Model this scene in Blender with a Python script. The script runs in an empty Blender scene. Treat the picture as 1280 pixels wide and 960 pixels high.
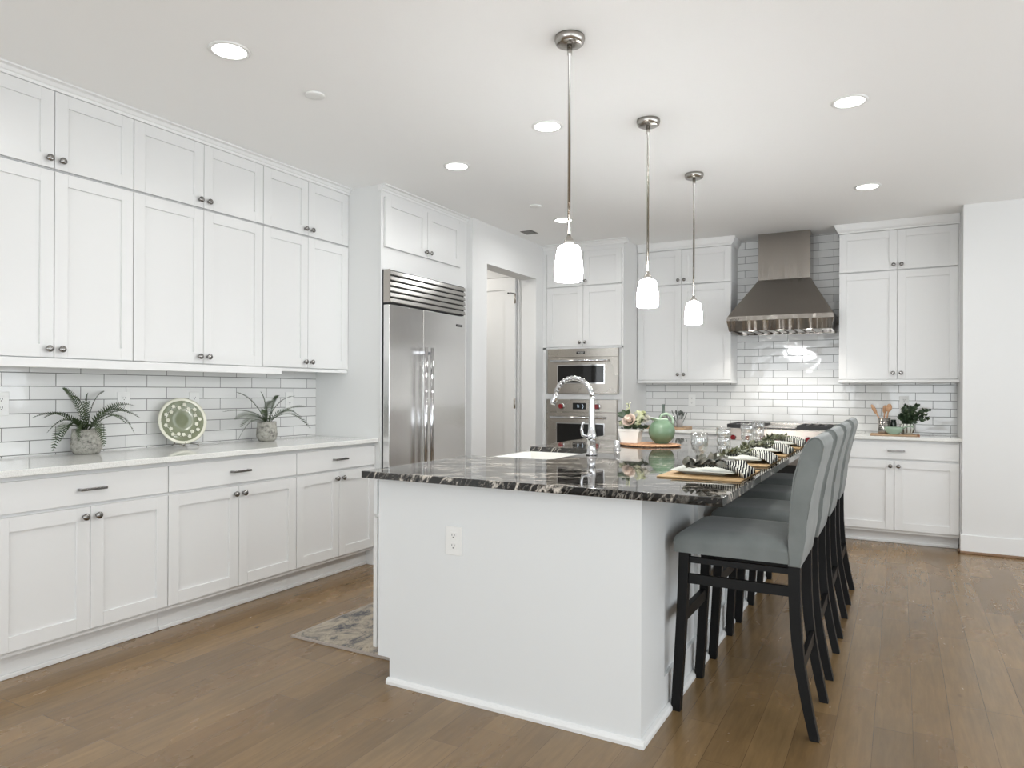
import bpy, bmesh, math, random
from mathutils import Vector, Matrix, noise as mnoise
random.seed(7)
SC = bpy.context.scene
COL = SC.collection
PI = math.pi

# ---------------------------------------------------------------- camera
F_PX, HZ, CAM_H, ROLL = 882.8, 488.5, 1.26, math.radians(0.25)
YAW = math.atan(485.2 / F_PX)
cd = bpy.data.cameras.new('camera'); cam = bpy.data.objects.new('camera', cd); COL.objects.link(cam)
cd.sensor_fit = 'HORIZONTAL'; cd.sensor_width = 36.0; cd.lens = 36.0 * F_PX / 1280.0
cd.shift_y = (HZ - 480.0) / 1280.0
cd.clip_start = 0.05; cd.clip_end = 60
cam.matrix_world = Matrix.Translation((0, 0, CAM_H)) @ Matrix.Rotation(YAW, 4, 'Z') @ Matrix.Rotation(PI/2, 4, 'X') @ Matrix.Rotation(ROLL, 4, 'Z')
SC.camera = cam
# ---------------------------------------------------------------- world and exposure
w = bpy.data.worlds.new('sky'); SC.world = w; w.use_nodes = True
w.node_tree.nodes['Background'].inputs[0].default_value = (0.88, 0.94, 1.0, 1)
w.node_tree.nodes['Background'].inputs[1].default_value = 1.2
vs = SC.view_settings; vs.view_transform = 'Standard'; vs.look = 'None'; vs.gamma = 1.0; vs.use_curve_mapping = False
vs.exposure = 0.30
SC.cycles.caustics_reflective = False; SC.cycles.caustics_refractive = False; SC.cycles.sample_clamp_indirect = 4.0; SC.cycles.blur_glossy = 0.5
# ---------------------------------------------------------------- daylight through the windows behind the camera and to the right
def area_light(name, loc, rot, sx, sy, power, color, parent=None):
    l = bpy.data.lights.new(name, 'AREA'); l.shape = 'RECTANGLE'; l.size = sx; l.size_y = sy; l.energy = power; l.color = color
    o = bpy.data.objects.new(name, l); COL.objects.link(o); o.location = loc; o.rotation_euler = rot
    if parent: o.parent = parent
    return o
DAY = (0.91, 0.96, 1.0)
WIN_REAR = [(-3.0, -1.0), (-0.2, 1.8)]        # x ranges in the rear wall (y = -3.4)
WIN_EAST = [(-2.6, -0.4), (0.4, 2.6), (3.4, 5.6)]         # y ranges in the east wall (x = 3.5)
WZ0, WZ1 = 0.35, 2.45
P_REAR, P_EAST, TILT = 54, 40, math.radians(28)   # window lamps are added and tilted up to brighten the ceiling
for a, b in WIN_REAR:
    area_light('window_daylight', ((a+b)/2, -3.36, (WZ0+WZ1)/2), (PI/2 + TILT, 0, 0), b-a, WZ1-WZ0, P_REAR, DAY)
for a, b in WIN_EAST:
    area_light('window_daylight', (3.46, (a+b)/2, (WZ0+WZ1)/2), (PI/2 + TILT, 0, PI/2), b-a, WZ1-WZ0, P_EAST, DAY)
P_CAN, P_PEND = 4.0, 1.6

# ---------------------------------------------------------------- materials
def mat(name, color=(0.8, 0.8, 0.8), rough=0.5, metal=0.0, spec=0.5, **kw):
    m = bpy.data.materials.new(name); m.use_nodes = True
    b = m.node_tree.nodes['Principled BSDF']
    b.inputs['Base Color'].default_value = (*color, 1); b.inputs['Roughness'].default_value = rough
    b.inputs['Metallic'].default_value = metal; b.inputs['Specular IOR Level'].default_value = spec
    for k, v in kw.items(): b.inputs[k.replace('_', ' ')].default_value = v
    return m
def N(m, t, **kw):
    n = m.node_tree.nodes.new(t)
    for k, v in kw.items(): setattr(n, k, v)
    return n
def LK(m, a, b): m.node_tree.links.new(a, b)
def bs(m): return m.node_tree.nodes['Principled BSDF']
def coords(m, scale=(1, 1, 1), rot=(0, 0, 0), loc=(0, 0, 0)):
    tc = N(m, 'ShaderNodeTexCoord'); mp = N(m, 'ShaderNodeMapping')
    mp.inputs['Scale'].default_value = scale; mp.inputs['Rotation'].default_value = rot; mp.inputs['Location'].default_value = loc
    LK(m, tc.outputs['Object'], mp.inputs['Vector']); return mp.outputs['Vector']
def noise(m, vec, scale=5, detail=4, rough=0.5, dist=0.0):
    n = N(m, 'ShaderNodeTexNoise'); n.inputs['Scale'].default_value = scale; n.inputs['Detail'].default_value = detail
    n.inputs['Roughness'].default_value = rough; n.inputs['Distortion'].default_value = dist
    LK(m, vec, n.inputs['Vector']); return n
def ramp(m, fac, stops):
    r = N(m, 'ShaderNodeValToRGB'); e = r.color_ramp.elements
    while len(e) < len(stops): e.new(0.5)
    for i, (p, c) in enumerate(stops):
        e[i].position = p; e[i].color = (*c, 1) if len(c) == 3 else c
    LK(m, fac, r.inputs['Fac']); return r.outputs['Color']
def g3(v): return (v, v, v)
def bump(m, h, strength=0.3, dist=0.002):
    b = N(m, 'ShaderNodeBump'); b.inputs['Strength'].default_value = strength; b.inputs['Distance'].default_value = dist
    LK(m, h, b.inputs['Height']); LK(m, b.outputs['Normal'], bs(m).inputs['Normal']); return b
def mixc(m, fac, a, b, mode='MIX'):
    x = N(m, 'ShaderNodeMix', data_type='RGBA', blend_type=mode)
    for k, v in ((0, fac), (6, a), (7, b)):
        if hasattr(v, 'is_linked') or hasattr(v, 'links'): LK(m, v, x.inputs[k])
        else: x.inputs[k].default_value = v if k == 0 else (*v, 1)
    return x.outputs[2]

M = {}
M['cab'] = mat('white_cabinet_paint', (0.735, 0.735, 0.725), 0.32)
bump(M['cab'], noise(M['cab'], coords(M['cab']), 60, 2).outputs['Fac'], 0.03, 0.001)
M['cabin'] = mat('cabinet_shadow_gap', (0.80, 0.80, 0.79), 0.6)
M['wall'] = mat('white_wall_paint', (0.74, 0.74, 0.73), 0.75)
bump(M['wall'], noise(M['wall'], coords(M['wall']), 220, 3).outputs['Fac'], 0.08, 0.0008)
M['greywall'] = mat('pale_grey_wall_paint', (0.72, 0.725, 0.715), 0.75)
bump(M['greywall'], noise(M['greywall'], coords(M['greywall']), 220, 3).outputs['Fac'], 0.08, 0.0008)
M['ceil'] = mat('ceiling_paint', (0.93, 0.93, 0.92), 0.85)
bump(M['ceil'], noise(M['ceil'], coords(M['ceil']), 180, 3).outputs['Fac'], 0.08, 0.0008)
M['island'] = mat('pale_grey_island_paint', (0.74, 0.755, 0.755), 0.42)
bump(M['island'], noise(M['island'], coords(M['island']), 90, 2).outputs['Fac'], 0.03, 0.001)
M['trim'] = mat('white_trim_paint', (0.78, 0.78, 0.77), 0.4)

def tile_mat(name, axis, u0, z0, w_, h_):
    m = mat(name, (0.8, 0.8, 0.79), 0.09)
    tc = N(m, 'ShaderNodeTexCoord'); sp = N(m, 'ShaderNodeSeparateXYZ'); cb = N(m, 'ShaderNodeCombineXYZ')
    LK(m, tc.outputs['Object'], sp.inputs[0])
    su = N(m, 'ShaderNodeMath', operation='SUBTRACT'); LK(m, sp.outputs[axis], su.inputs[0]); su.inputs[1].default_value = u0 - 40*w_
    sv = N(m, 'ShaderNodeMath', operation='SUBTRACT'); LK(m, sp.outputs['Z'], sv.inputs[0]); sv.inputs[1].default_value = z0 - 40*h_
    LK(m, su.outputs[0], cb.inputs[0]); LK(m, sv.outputs[0], cb.inputs[1])
    br = N(m, 'ShaderNodeTexBrick'); br.offset = 0.5; br.offset_frequency = 2; br.squash = 1.0
    br.inputs['Scale'].default_value = 1.0; br.inputs['Brick Width'].default_value = w_; br.inputs['Row Height'].default_value = h_
    br.inputs['Mortar Size'].default_value = 0.0021; br.inputs['Mortar Smooth'].default_value = 0.15; br.inputs['Bias'].default_value = 0
    br.inputs['Color1'].default_value = (0.79, 0.79, 0.775, 1); br.inputs['Color2'].default_value = (0.72, 0.72, 0.71, 1)
    br.inputs['Mortar'].default_value = (0.19, 0.19, 0.18, 1)
    LK(m, cb.outputs[0], br.inputs['Vector']); LK(m, br.outputs['Color'], bs(m).inputs['Base Color'])
    rr = ramp(m, br.outputs['Fac'], [(0, g3(0.07)), (1, g3(0.7))]); LK(m, rr, bs(m).inputs['Roughness'])
    inv = N(m, 'ShaderNodeMath', operation='SUBTRACT'); inv.inputs[0].default_value = 1.0; LK(m, br.outputs['Fac'], inv.inputs[1])
    nz = noise(m, cb.outputs[0], 9, 2); ad = N(m, 'ShaderNodeMath', operation='MULTIPLY_ADD')
    LK(m, nz.outputs['Fac'], ad.inputs[0]); ad.inputs[1].default_value = 1.4; LK(m, inv.outputs[0], ad.inputs[2])
    bump(m, ad.outputs[0], 0.7, 0.0022)
    return m
M['tileL'] = tile_mat('subway_tile_left', 'Y', 1.843, 0.925, 0.256, 0.0695)
M['tileB'] = tile_mat('subway_tile_back', 'X', -0.147, 1.117, 0.266, 0.0702)

m = M['quartz'] = mat('white_quartz', (0.78, 0.78, 0.75), 0.06)
LK(m, ramp(m, noise(m, coords(m), 260, 3).outputs['Fac'], [(0.3, (0.66, 0.66, 0.63)), (0.6, (0.80, 0.80, 0.77))]), bs(m).inputs['Base Color'])

m = M['granite'] = mat('black_granite_with_white_veins', (0.02, 0.02, 0.02), 0.035, spec=0.75)
def dotv(m, vec, d):
    n = N(m, 'ShaderNodeVectorMath', operation='DOT_PRODUCT'); LK(m, vec, n.inputs[0]); n.inputs[1].default_value = d; return n.outputs['Value']
nv = Vector((-0.44, 0.84, 0.32)).normalized(); t1 = nv.orthogonal().normalized(); t1 = Vector((0.88, 0.46, 0.0)).normalized(); t2 = nv.cross(t1).normalized()
oc = coords(m); cbv = N(m, 'ShaderNodeCombineXYZ')
LK(m, dotv(m, oc, tuple(nv*10)), cbv.inputs[0]); LK(m, dotv(m, oc, tuple(t1*1.6)), cbv.inputs[1]); LK(m, dotv(m, oc, tuple(t2*2.2)), cbv.inputs[2])
n1 = noise(m, cbv.outputs[0], 1.0, 6, 0.55, 0.5); n2 = noise(m, cbv.outputs[0], 2.7, 7, 0.6, 0.7); n3 = noise(m, coords(m), 55, 5, 0.65)
r1 = ramp(m, n1.outputs['Fac'], [(0.478, g3(0)), (0.494, g3(0.85)), (0.502, g3(0.9)), (0.518, g3(0.04)), (0.55, g3(0))])
r2 = ramp(m, n2.outputs['Fac'], [(0.475, g3(0.0)), (0.497, g3(0.36)), (0.515, g3(0.0)), (0.60, g3(0.0)), (0.66, g3(0.16)), (0.71, g3(0.02))])
gm = mixc(m, 1.0, r1, r2, 'LIGHTEN')
r3 = ramp(m, n3.outputs['Fac'], [(0.38, g3(0.15)), (0.55, g3(1.0))])
g2 = mixc(m, 1.0, gm, r3, 'MULTIPLY')
LK(m, mixc(m, g2, (0.006, 0.0055, 0.005), (0.74, 0.68, 0.60)), bs(m).inputs['Base Color'])

def steel(name, col, rough, sc, wave=0.0, wscale=(1, 1, 1), aniso=0.0, arot=0.0):
    m = mat(name, col, rough, 1.0)
    n_ = noise(m, coords(m, scale=sc), 1.0, 2, 0.5)
    LK(m, ramp(m, n_.outputs['Fac'], [(0.25, g3(rough*0.9)), (0.75, g3(rough*1.12))]), bs(m).inputs['Roughness'])
    if aniso:
        tg = N(m, 'ShaderNodeTangent', direction_type='RADIAL', axis='Z'); LK(m, tg.outputs[0], bs(m).inputs['Tangent'])
        bs(m).inputs['Anisotropic'].default_value = aniso; bs(m).inputs['Anisotropic Rotation'].default_value = arot
    if wave:
        wv = noise(m, coords(m, scale=wscale), 1.0, 1, 0.4)
        bump(m, wv.outputs['Fac'], wave, 0.02)
    return m
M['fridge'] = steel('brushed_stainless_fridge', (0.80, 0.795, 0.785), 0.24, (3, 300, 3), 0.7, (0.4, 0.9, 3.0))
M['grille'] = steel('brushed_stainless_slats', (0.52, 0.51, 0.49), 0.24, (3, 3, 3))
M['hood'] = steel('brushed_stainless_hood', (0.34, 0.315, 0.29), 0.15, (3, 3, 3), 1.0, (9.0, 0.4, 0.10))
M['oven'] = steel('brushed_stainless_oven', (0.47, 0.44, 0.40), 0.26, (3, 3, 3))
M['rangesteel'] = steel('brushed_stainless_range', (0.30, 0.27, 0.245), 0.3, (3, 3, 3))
M['nickel'] = mat('brushed_nickel', (0.42, 0.40, 0.37), 0.25, 1.0)
M['knob'] = mat('dark_pewter', (0.27, 0.26, 0.25), 0.2, 1.0)
M['chrome'] = mat('polished_chrome', (0.62, 0.62, 0.63), 0.06, 1.0)
M['blackglass'] = mat('black_oven_glass', (0.006, 0.006, 0.006), 0.05)
M['black'] = mat('matte_black', (0.012, 0.012, 0.012), 0.5)
M['darkgap'] = mat('dark_recess', (0.02, 0.02, 0.02), 0.7)
M['iron'] = mat('cast_iron', (0.015, 0.015, 0.015), 0.45)
M['red'] = mat('red_knob', (0.20, 0.008, 0.010), 0.25)
M['display'] = mat('display_glass', (0.008, 0.009, 0.010), 0.1)
M['digits'] = mat('display_marks', (0.5, 0.6, 0.7), 0.4, Emission_Color=(0.6, 0.75, 0.9, 1), Emission_Strength=0.8)
M['badge'] = mat('badge_letters', (0.7, 0.7, 0.68), 0.3, 0.8)
M['ceramic'] = mat('white_fireclay', (0.86, 0.85, 0.81), 0.12)
M['plate'] = mat('white_glazed_plate', (0.64, 0.66, 0.60), 0.15)
M['plastic'] = mat('white_plastic', (0.80, 0.80, 0.78), 0.35)
M['plasticgrey'] = mat('grey_slot', (0.10, 0.10, 0.10), 0.6)
m = M['shade'] = mat('lit_opal_glass', (0.9, 0.9, 0.88), 0.3, Emission_Color=(0.975, 0.985, 0.99, 1), Emission_Strength=48.0)
M['lens'] = mat('lit_downlight_lens', (0.9, 0.9, 0.9), 0.4, Emission_Color=(1, 0.985, 0.95, 1), Emission_Strength=9.0)
M['hoodlamp'] = mat('lit_hood_lamp', (0.9, 0.9, 0.9), 0.4, Emission_Color=(1, 0.95, 0.86, 1), Emission_Strength=9.0)

m = M['floor'] = mat('hardwood_planks', (0.3, 0.2, 0.13), 0.26, spec=0.7)
tc = N(m, 'ShaderNodeTexCoord'); sp = N(m, 'ShaderNodeSeparateXYZ'); cb = N(m, 'ShaderNodeCombineXYZ')
LK(m, tc.outputs['Object'], sp.inputs[0])
ay = N(m, 'ShaderNodeMath', operation='ADD'); LK(m, sp.outputs['Y'], ay.inputs[0]); ay.inputs[1].default_value = 50
ax = N(m, 'ShaderNodeMath', operation='ADD'); LK(m, sp.outputs['X'], ax.inputs[0]); ax.inputs[1].default_value = 0.082 + 0.128*200
LK(m, ay.outputs[0], cb.inputs[0]); LK(m, ax.outputs[0], cb.inputs[1])
def planks(bias, width, sq):
    br = N(m, 'ShaderNodeTexBrick'); br.offset = 0.37; br.offset_frequency = 3; br.squash = sq; br.squash_frequency = 5
    for k, v_ in (('Scale', 1.0), ('Brick Width', width), ('Row Height', 0.128), ('Mortar Size', 0.0009), ('Mortar Smooth', 0.3), ('Bias', bias)):
        br.inputs[k].default_value = v_
    LK(m, cb.outputs[0], br.inputs['Vector']); return br
br = planks(0.0, 0.92, 0.8)
br.inputs['Color1'].default_value = (0.178, 0.109, 0.048, 1); br.inputs['Color2'].default_value = (0.245, 0.155, 0.071, 1); br.inputs['Mortar'].default_value = (0.10, 0.06, 0.032, 1)
gr = noise(m, coords(m, scale=(14, 1.2, 1)), 3.0, 8, 0.65, 0.5)
bl = noise(m, coords(m, scale=(2.2, 0.9, 1)), 2.2, 4, 0.6, 0.4)
c1 = mixc(m, 1.0, br.outputs['Color'], ramp(m, gr.outputs['Fac'], [(0.25, g3(0.80)), (0.7, g3(1.12))]), 'MULTIPLY')
c2 = mixc(m, 1.0, c1, ramp(m, bl.outputs['Fac'], [(0.3, (0.86, 0.88, 0.90)), (0.7, (1.12, 1.09, 1.04))]), 'MULTIPLY')
kn = N(m, 'ShaderNodeTexVoronoi'); kn.inputs['Scale'].default_value = 2.1; LK(m, coords(m, scale=(1.6, 0.8, 1)), kn.inputs['Vector'])
c3 = mixc(m, 1.0, c2, ramp(m, kn.outputs['Distance'], [(0.012, (0.45, 0.4, 0.36)), (0.05, g3(1.0))]), 'MULTIPLY')
LK(m, c3, bs(m).inputs['Base Color'])
LK(m, ramp(m, bl.outputs['Fac'], [(0.3, g3(0.23)), (0.7, g3(0.29))]), bs(m).inputs['Roughness'])
hb = N(m, 'ShaderNodeMath', operation='MULTIPLY_ADD'); LK(m, br.outputs['Fac'], hb.inputs[0]); hb.inputs[1].default_value = -1.2; LK(m, gr.outputs['Fac'], hb.inputs[2])
bump(m, hb.outputs[0], 0.10, 0.0010)

m = M['fabric'] = mat('grey_upholstery', (0.25, 0.275, 0.27), 0.85, spec=0.2)
bs(m).inputs['Sheen Weight'].default_value = 0.25
fn = noise(m, coords(m), 420, 2); LK(m, ramp(m, noise(m, coords(m), 9, 4).outputs['Fac'], [(0.3, (0.160, 0.175, 0.169)), (0.7, (0.205, 0.220, 0.213))]), bs(m).inputs['Base Color'])
bump(m, fn.outputs['Fac'], 0.25, 0.0006)
M['blackwood'] = mat('black_stained_wood', (0.004, 0.004, 0.004), 0.45, spec=0.2)
m = M['rug'] = mat('faded_pattern_rug', (0.4, 0.38, 0.35), 0.95, spec=0.1)
rn = noise(m, coords(m, scale=(1.6, 1.0, 1)), 5, 12, 0.80, 0.6)
LK(m, ramp(m, rn.outputs['Fac'], [(0.36, (0.07, 0.07, 0.085)), (0.44, (0.17, 0.165, 0.165)), (0.50, (0.36, 0.32, 0.265)), (0.58, (0.50, 0.43, 0.34)), (0.66, (0.19, 0.16, 0.135)), (0.74, (0.10, 0.09, 0.09))]), bs(m).inputs['Base Color'])
bump(m, noise(m, coords(m), 300, 3).outputs['Fac'], 0.6, 0.003)
M['rugedge'] = mat('rug_binding', (0.38, 0.33, 0.29), 0.9)
m = M['concrete'] = mat('weathered_concrete', (0.36, 0.35, 0.31), 0.9)
LK(m, ramp(m, noise(m, coords(m), 38, 7, 0.7).outputs['Fac'], [(0.36, (0.08, 0.08, 0.07)), (0.46, (0.30, 0.29, 0.26)), (0.62, (0.42, 0.41, 0.36))]), bs(m).inputs['Base Color'])
bump(m, noise(m, coords(m), 60, 5).outputs['Fac'], 0.5, 0.003)
M['soil'] = mat('potting_soil', (0.02, 0.015, 0.01), 0.95)
m = M['fern'] = mat('fern_green', (0.035, 0.06, 0.022), 0.55)
LK(m, ramp(m, noise(m, coords(m), 22, 3).outputs['Fac'], [(0.3, (0.018, 0.036, 0.014)), (0.7, (0.065, 0.095, 0.035))]), bs(m).inputs['Base Color'])
m = M['leaf'] = mat('dark_green_leaf', (0.02, 0.04, 0.02), 0.45)
LK(m, ramp(m, noise(m, coords(m), 30, 2).outputs['Fac'], [(0.3, (0.012, 0.028, 0.014)), (0.7, (0.05, 0.08, 0.035))]), bs(m).inputs['Base Color'])
m = M['olive'] = mat('olive_green_leaf', (0.09, 0.10, 0.05), 0.55)
LK(m, ramp(m, noise(m, coords(m), 50, 2).outputs['Fac'], [(0.3, (0.045, 0.055, 0.028)), (0.7, (0.15, 0.16, 0.085))]), bs(m).inputs['Base Color'])
m = M['broadleaf'] = mat('grey_brown_broad_leaf', (0.08, 0.08, 0.06), 0.5)
LK(m, ramp(m, noise(m, coords(m), 30, 3).outputs['Fac'], [(0.3, (0.035, 0.045, 0.035)), (0.7, (0.13, 0.115, 0.085))]), bs(m).inputs['Base Color'])
M['stem'] = mat('plant_stem', (0.06, 0.07, 0.03), 0.7)
M['petalpink'] = mat('blush_petal', (0.82, 0.70, 0.61), 0.6)
M['petalcream'] = mat('cream_green_petal', (0.60, 0.62, 0.40), 0.65)
M['petalwhite'] = mat('white_petal', (0.82, 0.80, 0.72), 0.6)
M['jade'] = mat('jade_glazed_ceramic', (0.135, 0.215, 0.135), 0.08)
M['jaderim'] = mat('pale_jade_glaze', (0.34, 0.44, 0.32), 0.12)
M['sage'] = mat('sage_glazed_ceramic', (0.20, 0.22, 0.14), 0.15)
M['creamglaze'] = mat('cream_glazed_ceramic', (0.70, 0.69, 0.58), 0.15)
M['bowlgreen'] = mat('celadon_glazed_ceramic', (0.28, 0.37, 0.28), 0.12)
m = M['bamboo'] = mat('woven_bamboo', (0.5, 0.34, 0.17), 0.7)
LK(m, ramp(m, noise(m, coords(m, scale=(6, 140, 6)), 1.0, 3).outputs['Fac'], [(0.3, (0.26, 0.155, 0.06)), (0.7, (0.50, 0.34, 0.165))]), bs(m).inputs['Base Color'])
bump(m, noise(m, coords(m, scale=(8, 160, 8)), 1.0, 2).outputs['Fac'], 0.8, 0.002)
m = M['wicker'] = mat('rust_wicker', (0.42, 0.2, 0.10), 0.7)
LK(m, ramp(m, noise(m, coords(m), 120, 3).outputs['Fac'], [(0.35, (0.12, 0.04, 0.02)), (0.6, (0.60, 0.34, 0.18))]), bs(m).inputs['Base Color'])
def wood(name, c1, c2, sc=(4, 30, 30)):
    m = mat(name, c1, 0.5)
    LK(m, ramp(m, noise(m, coords(m, scale=sc), 2.0, 5, 0.6, 0.6).outputs['Fac'], [(0.3, c1), (0.7, c2)]), bs(m).inputs['Base Color']); return m
M['board'] = wood('pale_wood_board', (0.34, 0.21, 0.12), (0.52, 0.36, 0.22))
M['boardedge'] = wood('walnut_board_edge', (0.24, 0.11, 0.055), (0.36, 0.18, 0.09))
M['spoon'] = wood('beech_spoon', (0.34, 0.18, 0.09), (0.48, 0.28, 0.15))
M['shoe'] = wood('brown_shoe_moulding', (0.20, 0.12, 0.065), (0.28, 0.17, 0.10))
m = M['napkin'] = mat('black_and_white_striped_cloth', (0.8, 0.8, 0.8), 0.9, spec=0.1)
wv = N(m, 'ShaderNodeTexWave'); wv.bands_direction = 'Y'; wv.inputs['Scale'].default_value = 6.0; wv.inputs['Distortion'].default_value = 0.0
uvn = N(m, 'ShaderNodeUVMap'); LK(m, uvn.outputs['UV'], wv.inputs['Vector'])
LK(m, ramp(m, wv.outputs['Fac'], [(0.50, (0.015, 0.015, 0.02)), (0.56, (0.75, 0.75, 0.68))]), bs(m).inputs['Base Color'])
def glass_mat(name):
    """thin clear glass: see-through with a glossy sheen that grows towards the rim"""
    m = bpy.data.materials.new(name); m.use_nodes = True; nt = m.node_tree; nt.nodes.remove(nt.nodes['Principled BSDF'])
    tr = N(m, 'ShaderNodeBsdfTransparent'); tr.inputs[0].default_value = (0.97, 0.975, 0.97, 1); gl = N(m, 'ShaderNodeBsdfGlossy'); gl.inputs['Roughness'].default_value = 0.04
    lw = N(m, 'ShaderNodeLayerWeight'); lw.inputs[0].default_value = 0.22; mx = N(m, 'ShaderNodeMixShader')
    ml = N(m, 'ShaderNodeMath', operation='MULTIPLY_ADD'); LK(m, lw.outputs['Facing'], ml.inputs[0]); ml.inputs[1].default_value = 0.80; ml.inputs[2].default_value = 0.17
    LK(m, ml.outputs[0], mx.inputs[0]); LK(m, tr.outputs[0], mx.inputs[1]); LK(m, gl.outputs[0], mx.inputs[2]); LK(m, mx.outputs[0], nt.nodes['Material Output'].inputs[0]); return m
M['glass'] = glass_mat('clear_glass')

# ---------------------------------------------------------------- mesh helpers
class MB:
    def __init__(s): s.bm = bmesh.new(); s.mats = []
    def mi(s, m):
        if m is None: return 0
        if m not in s.mats: s.mats.append(m)
        return s.mats.index(m)
    def _tag(s, fs, m, smooth=False):
        i = s.mi(m)
        for f in fs: f.material_index = i; f.smooth = smooth
    def box(s, x0, x1, y0, y1, z0, z1, m=None, bev=0.0, seg=2):
        if x0 > x1: x0, x1 = x1, x0
        if y0 > y1: y0, y1 = y1, y0
        if z0 > z1: z0, z1 = z1, z0
        vs_ = [s.bm.verts.new(p) for p in ((x0,y0,z0),(x1,y0,z0),(x1,y1,z0),(x0,y1,z0),(x0,y0,z1),(x1,y0,z1),(x1,y1,z1),(x0,y1,z1))]
        fs = [s.bm.faces.new([vs_[i] for i in q]) for q in ((0,3,2,1),(4,5,6,7),(0,1,5,4),(1,2,6,5),(2,3,7,6),(3,0,4,7))]
        s._tag(fs, m)
        if bev > 0:
            es = list({e for f in fs for e in f.edges})
            r = bmesh.ops.bevel(s.bm, geom=es, offset=bev, segments=seg, profile=0.5, affect='EDGES')
            s._tag([f for f in r['faces'] if f.is_valid], m, True)
            for f in fs:
                if f.is_valid: f.smooth = False
        return s
    def poly(s, pts, m=None, smooth=False):
        f = s.bm.faces.new([s.bm.verts.new(p) for p in pts]); s._tag([f], m, smooth); return f
    def prism(s, pts2, fn, a0, a1, m=None, bev=0.0, smooth=False):
        """pts2: 2D outline; fn(p, a) -> 3D point; extruded from a0 to a1"""
        A = [s.bm.verts.new(fn(p, a0)) for p in pts2]; B = [s.bm.verts.new(fn(p, a1)) for p in pts2]
        n = len(pts2); fs = []
        for i in range(n): fs.append(s.bm.faces.new((A[i], A[(i+1) % n], B[(i+1) % n], B[i])))
        s._tag(fs, m, smooth)
        caps = [s.bm.faces.new(A[::-1]), s.bm.faces.new(B)]; s._tag(caps, m)
        if bev > 0:
            es = list({e for f in caps for e in f.edges})
            r = bmesh.ops.bevel(s.bm, geom=es, offset=bev, segments=3, profile=0.5, affect='EDGES'); s._tag([f for f in r['faces'] if f.is_valid], m, True)
        return s
    def rings(s, rings, m=None, cap0=True, cap1=True, smooth=True):
        R = [[s.bm.verts.new(p) for p in r] for r in rings]; n = len(R[0]); fs = []
        for a, b in zip(R[:-1], R[1:]):
            for i in range(n): fs.append(s.bm.faces.new((a[i], a[(i+1) % n], b[(i+1) % n], b[i])))
        s._tag(fs, m, smooth); c = []
        if cap0: c.append(s.bm.faces.new(R[0][::-1]))
        if cap1: c.append(s.bm.faces.new(R[-1]))
        s._tag(c, m); return s
    def lathe(s, c, prof, seg=32, m=None, axis='Z', cap0=True, cap1=True, smooth=True):
        rs = []
        for r, h in prof:
            ring = []
            for i in range(seg):
                a = 2*PI*i/seg; u, v_ = r*math.cos(a), r*math.sin(a)
                p = {'Z': (u, v_, h), 'X': (h, u, v_), 'Y': (v_, h, u), '-Y': (u, -h, v_)}[axis]
                ring.append((c[0]+p[0], c[1]+p[1], c[2]+p[2]))
            rs.append(ring)
        return s.rings(rs, m, cap0, cap1, smooth)
    def tube(s, pts, rad, seg=10, m=None, smooth=True):
        pts = [Vector(p) for p in pts]; rs = []; up = None
        for i, p in enumerate(pts):
            t = (pts[min(i+1, len(pts)-1)] - pts[max(i-1, 0)]).normalized()
            if up is None:
                up = t.orthogonal().normalized()
            up = (up - t*up.dot(t)); up = up.normalized() if up.length > 1e-6 else t.orthogonal().normalized()
            sd = t.cross(up); r = rad[i] if isinstance(rad, (list, tuple)) else rad
            rs.append([p + up*r*math.cos(2*PI*k/seg) + sd*r*math.sin(2*PI*k/seg) for k in range(seg)])
        return s.rings(rs, m, True, True, smooth)
    def ball(s, c, r, m=None, sc=(1, 1, 1), seg=16, rot=None):
        mtx = Matrix.Translation(c) @ (rot or Matrix.Identity(4)) @ Matrix.Diagonal((r*sc[0], r*sc[1], r*sc[2], 1))
        g = bmesh.ops.create_uvsphere(s.bm, u_segments=seg, v_segments=max(6, seg//2), radius=1, matrix=mtx)
        s._tag({f for v_ in g['verts'] for f in v_.link_faces}, m, True); return s
    def build(s, name, m=None, parent=None):
        me = bpy.data.meshes.new(name)
        if m and not s.mats: s.mats = [m]
        bmesh.ops.recalc_face_normals(s.bm, faces=s.bm.faces)
        off = root_loc(parent)
        if off.length > 0: bmesh.ops.translate(s.bm, verts=s.bm.verts, vec=-off)
        s.bm.to_mesh(me); s.bm.free()
        for x in s.mats: me.materials.append(x)
        o = bpy.data.objects.new(name, me); COL.objects.link(o)
        if parent: o.parent = parent
        return o
def root_loc(p):
    v_ = Vector((0, 0, 0))
    while p is not None: v_ += p.location; p = p.parent
    return v_
def tag(o, label, cat, group=None, kind=None):
    o['label'] = label; o['category'] = cat
    if group: o['group'] = group
    if kind: o['kind'] = kind
    return o
def thing(name, loc, label, cat, group=None):
    o = bpy.data.objects.new(name, None); COL.objects.link(o); o.location = loc; o.empty_display_size = 0.1
    return tag(o, label, cat, group)
def struct(name, mb, m=None, parent=None):
    o = mb.build(name, m, parent)
    if parent is None: o['kind'] = 'structure'
    return o
def recenter(o, loc):
    """put a one-mesh thing's origin at its base"""
    loc = Vector(loc); o.data.transform(Matrix.Translation(-loc)); o.location = loc; return o
def copy_tree(o, parent=None):
    c = o.copy(); COL.objects.link(c); c.parent = parent
    for ch in list(o.children): copy_tree(ch, c)
    return c
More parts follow.
